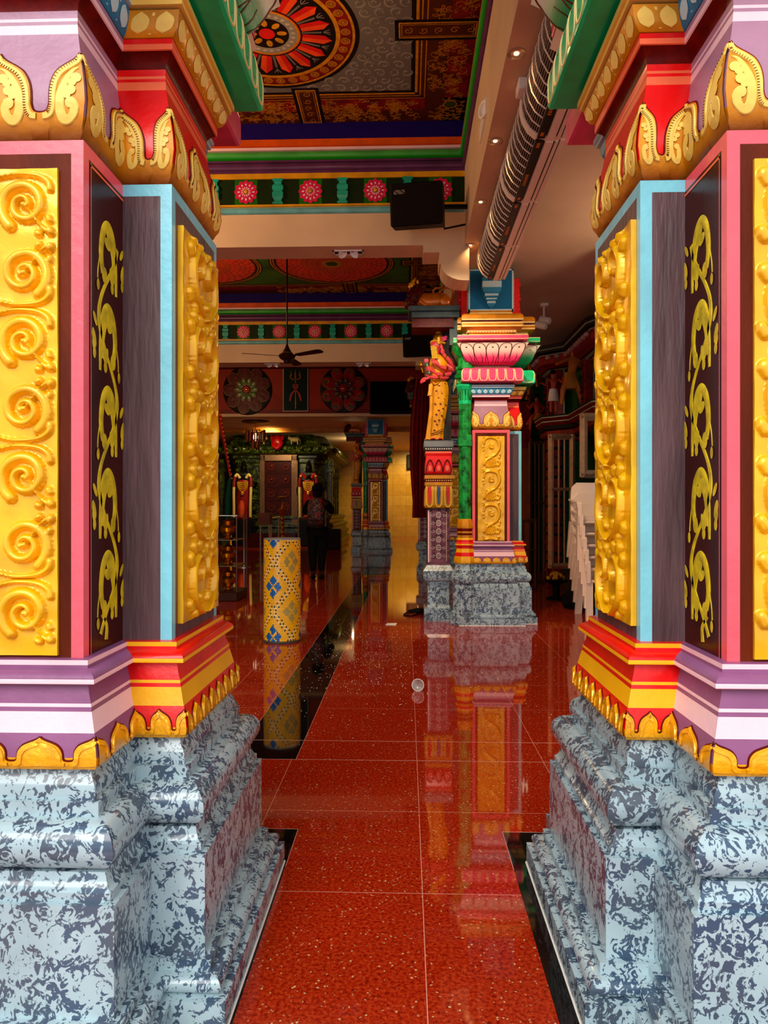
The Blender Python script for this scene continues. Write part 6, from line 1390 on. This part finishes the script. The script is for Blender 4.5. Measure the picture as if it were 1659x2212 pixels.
for sd, px in (('l', -.05), ('r', .02)):
    for k in range(4):
        a, b = 'f%s%d' % (sd, k), 'g%s%d' % (sd, k); s2 = -1 if sd == 'l' else 1
        j[a] = (v(px + s2 * .004 + (k - 1.5) * .012, .385, 1.49), .0085); j[b] = (v(px - s2 * .014 + (k - 1.5) * .011, .375, 1.52 + .004 * (1.5 - abs(k - 1.5))), .0075); bn += [('p' + sd, a), (a, b)]
    j['t' + sd + 'h'] = (v(px - s2 * .035, .36, 1.455), .010); j['t' + sd + 'i'] = (v(px - s2 * .05, .355, 1.485), .008); bn += [('p' + sd, 't' + sd + 'h'), ('t' + sd + 'h', 't' + sd + 'i')]
skin('body', j, bn, SKN, T, sub=2)
S2 = {k: j[k] for k in ('pel', 'wa', 'ch', 'nk', 'sl', 'el', 'sr', 'er')}; g = lambda r, e: tuple(x + e for x in r) if isinstance(r, tuple) else r + e
S2 = {k: (p, g(r, .022)) for k, (p, r) in S2.items()}; S2['nk'] = (v(0, 0, 1.365), .06); S2['wl2'] = (v(-.16, .24, 1.27), .042); S2['wr2'] = (v(.14, .24, 1.27), .042); S2['pel'] = (v(0, 0, .86), (.15, .12))
skin('black_shirt', S2, [('pel', 'wa'), ('wa', 'ch'), ('ch', 'nk'), ('ch', 'sl'), ('sl', 'el'), ('el', 'wl2'), ('ch', 'sr'), ('sr', 'er'), ('er', 'wr2')], BLACKC, T)
S3 = {k: (j[k][0], g(j[k][1], .02)) for k in ('pel', 'hl', 'kl', 'hr', 'kr')}; S3['al2'] = (v(-.08, .02, .12), .058); S3['ar2'] = (v(.06, .03, .12), .058)
skin('black_trousers', S3, [('pel', 'hl'), ('hl', 'kl'), ('kl', 'al2'), ('pel', 'hr'), ('hr', 'kr'), ('kr', 'ar2')], BLACKC, T)
mb = MB(); mb.ball(v(0, -.015, 1.545), (.100, .105, .105), 18); mb.ball(v(.0, -.05, 1.47), (.085, .06, .09), 14); mb.ball(v(.085, -.03, 1.55), (.035, .04, .05), 10); mb.build('hair', BLACKC, T, smooth=70)
for x in (-.085, .06):
    mb = MB(); mb.ball(v(x, .07, .035), (.048, .13, .038), 14); mb.build('shoe', BLACKC, T)
BPK = speckle('backpack_print', ('#0c090a', '#1a0d0e'), ('#a01a22', '#6f6a64'), 26, .44, rough=.6, dist=1.5, soft=.03)
mb = MB(); mb.stack([(VX, VY - .20, .93, .10, .06), (VX, VY - .20, .96, .145, .09), (VX, VY - .21, 1.10, .155, .105), (VX, VY - .20, 1.25, .145, .095), (VX, VY - .19, 1.36, .11, .075), (VX, VY - .18, 1.40, .05, .04)], 28); bp = mb.build('backpack', BPK, T, smooth=70)
mb = MB(); mb.tube([(VX - .13, VY - .275, 1.02), (VX, VY - .325, 1.0), (VX + .13, VY - .275, 1.02)], .006, 6); mb.tube([v(.0, -.15, 1.40), v(.0, -.2, 1.44), v(0, -.24, 1.40)], .008, 6); mb.build('zip', BLACKP, bp)
T = thing('phone', v(.0, .37, 1.50), 'phone held up in front of the visitor', 'phone'); mb = MB(); mb.bbox(VX - .075, VX + .045, VY + .385, VY + .393, 1.44, 1.62, .002); mb.build('phone_body', BLACKP, T, smooth=0)
mb = MB(); mb.box(VX - .070, VX + .040, VY + .3835, VY + .385, 1.45, 1.61); mb.build('screen', paint('phone_screen', '#2a2030', .2, emis=.5), T, smooth=0)
# spotlight on the aisle ceiling
T = thing('aisle_spotlight', (1.60, 8.7, 3.80), 'white spotlight pair on the aisle ceiling right of the inner pillar', 'spotlight')
for x, y, z in ((1.76, 9.1, 3.60), (1.70, 9.05, 3.52)):
    mb = MB(); mt = Matrix.Translation((x, y, z)) @ Matrix.Rotation(R(115), 4, 'Y') @ Matrix.Rotation(R(30), 4, 'X'); mb.lathe([(.04, -.07), (.045, -.06), (.045, .06), (.038, .07), (0, .06)], (0, 0, 0), 16, mt=mt); mb.build('lamp_head', WHITE, T)
mb = MB(); mb.cyl((1.74, 9.08, 3.64), (1.74, 9.08, 3.80), .012, n=8); mb.bbox(1.69, 1.79, 9.03, 9.13, 3.765, 3.80, .006); mb.build('mount', WHITE, T)
T2 = thing('far_speaker', (-.02, 29.5, 2.6), 'small black loudspeaker on the yellow marble wall', 'loudspeaker'); bpy.data.objects.remove(T2)
mb = MB(); mb.bbox(.02, .46, 30.7, 30.99, 2.95, 3.55, .02); tag(mb.build('loudspeaker', BLACKP, smooth=0), 'small distant black loudspeaker on the yellow marble wall', 'loudspeaker')
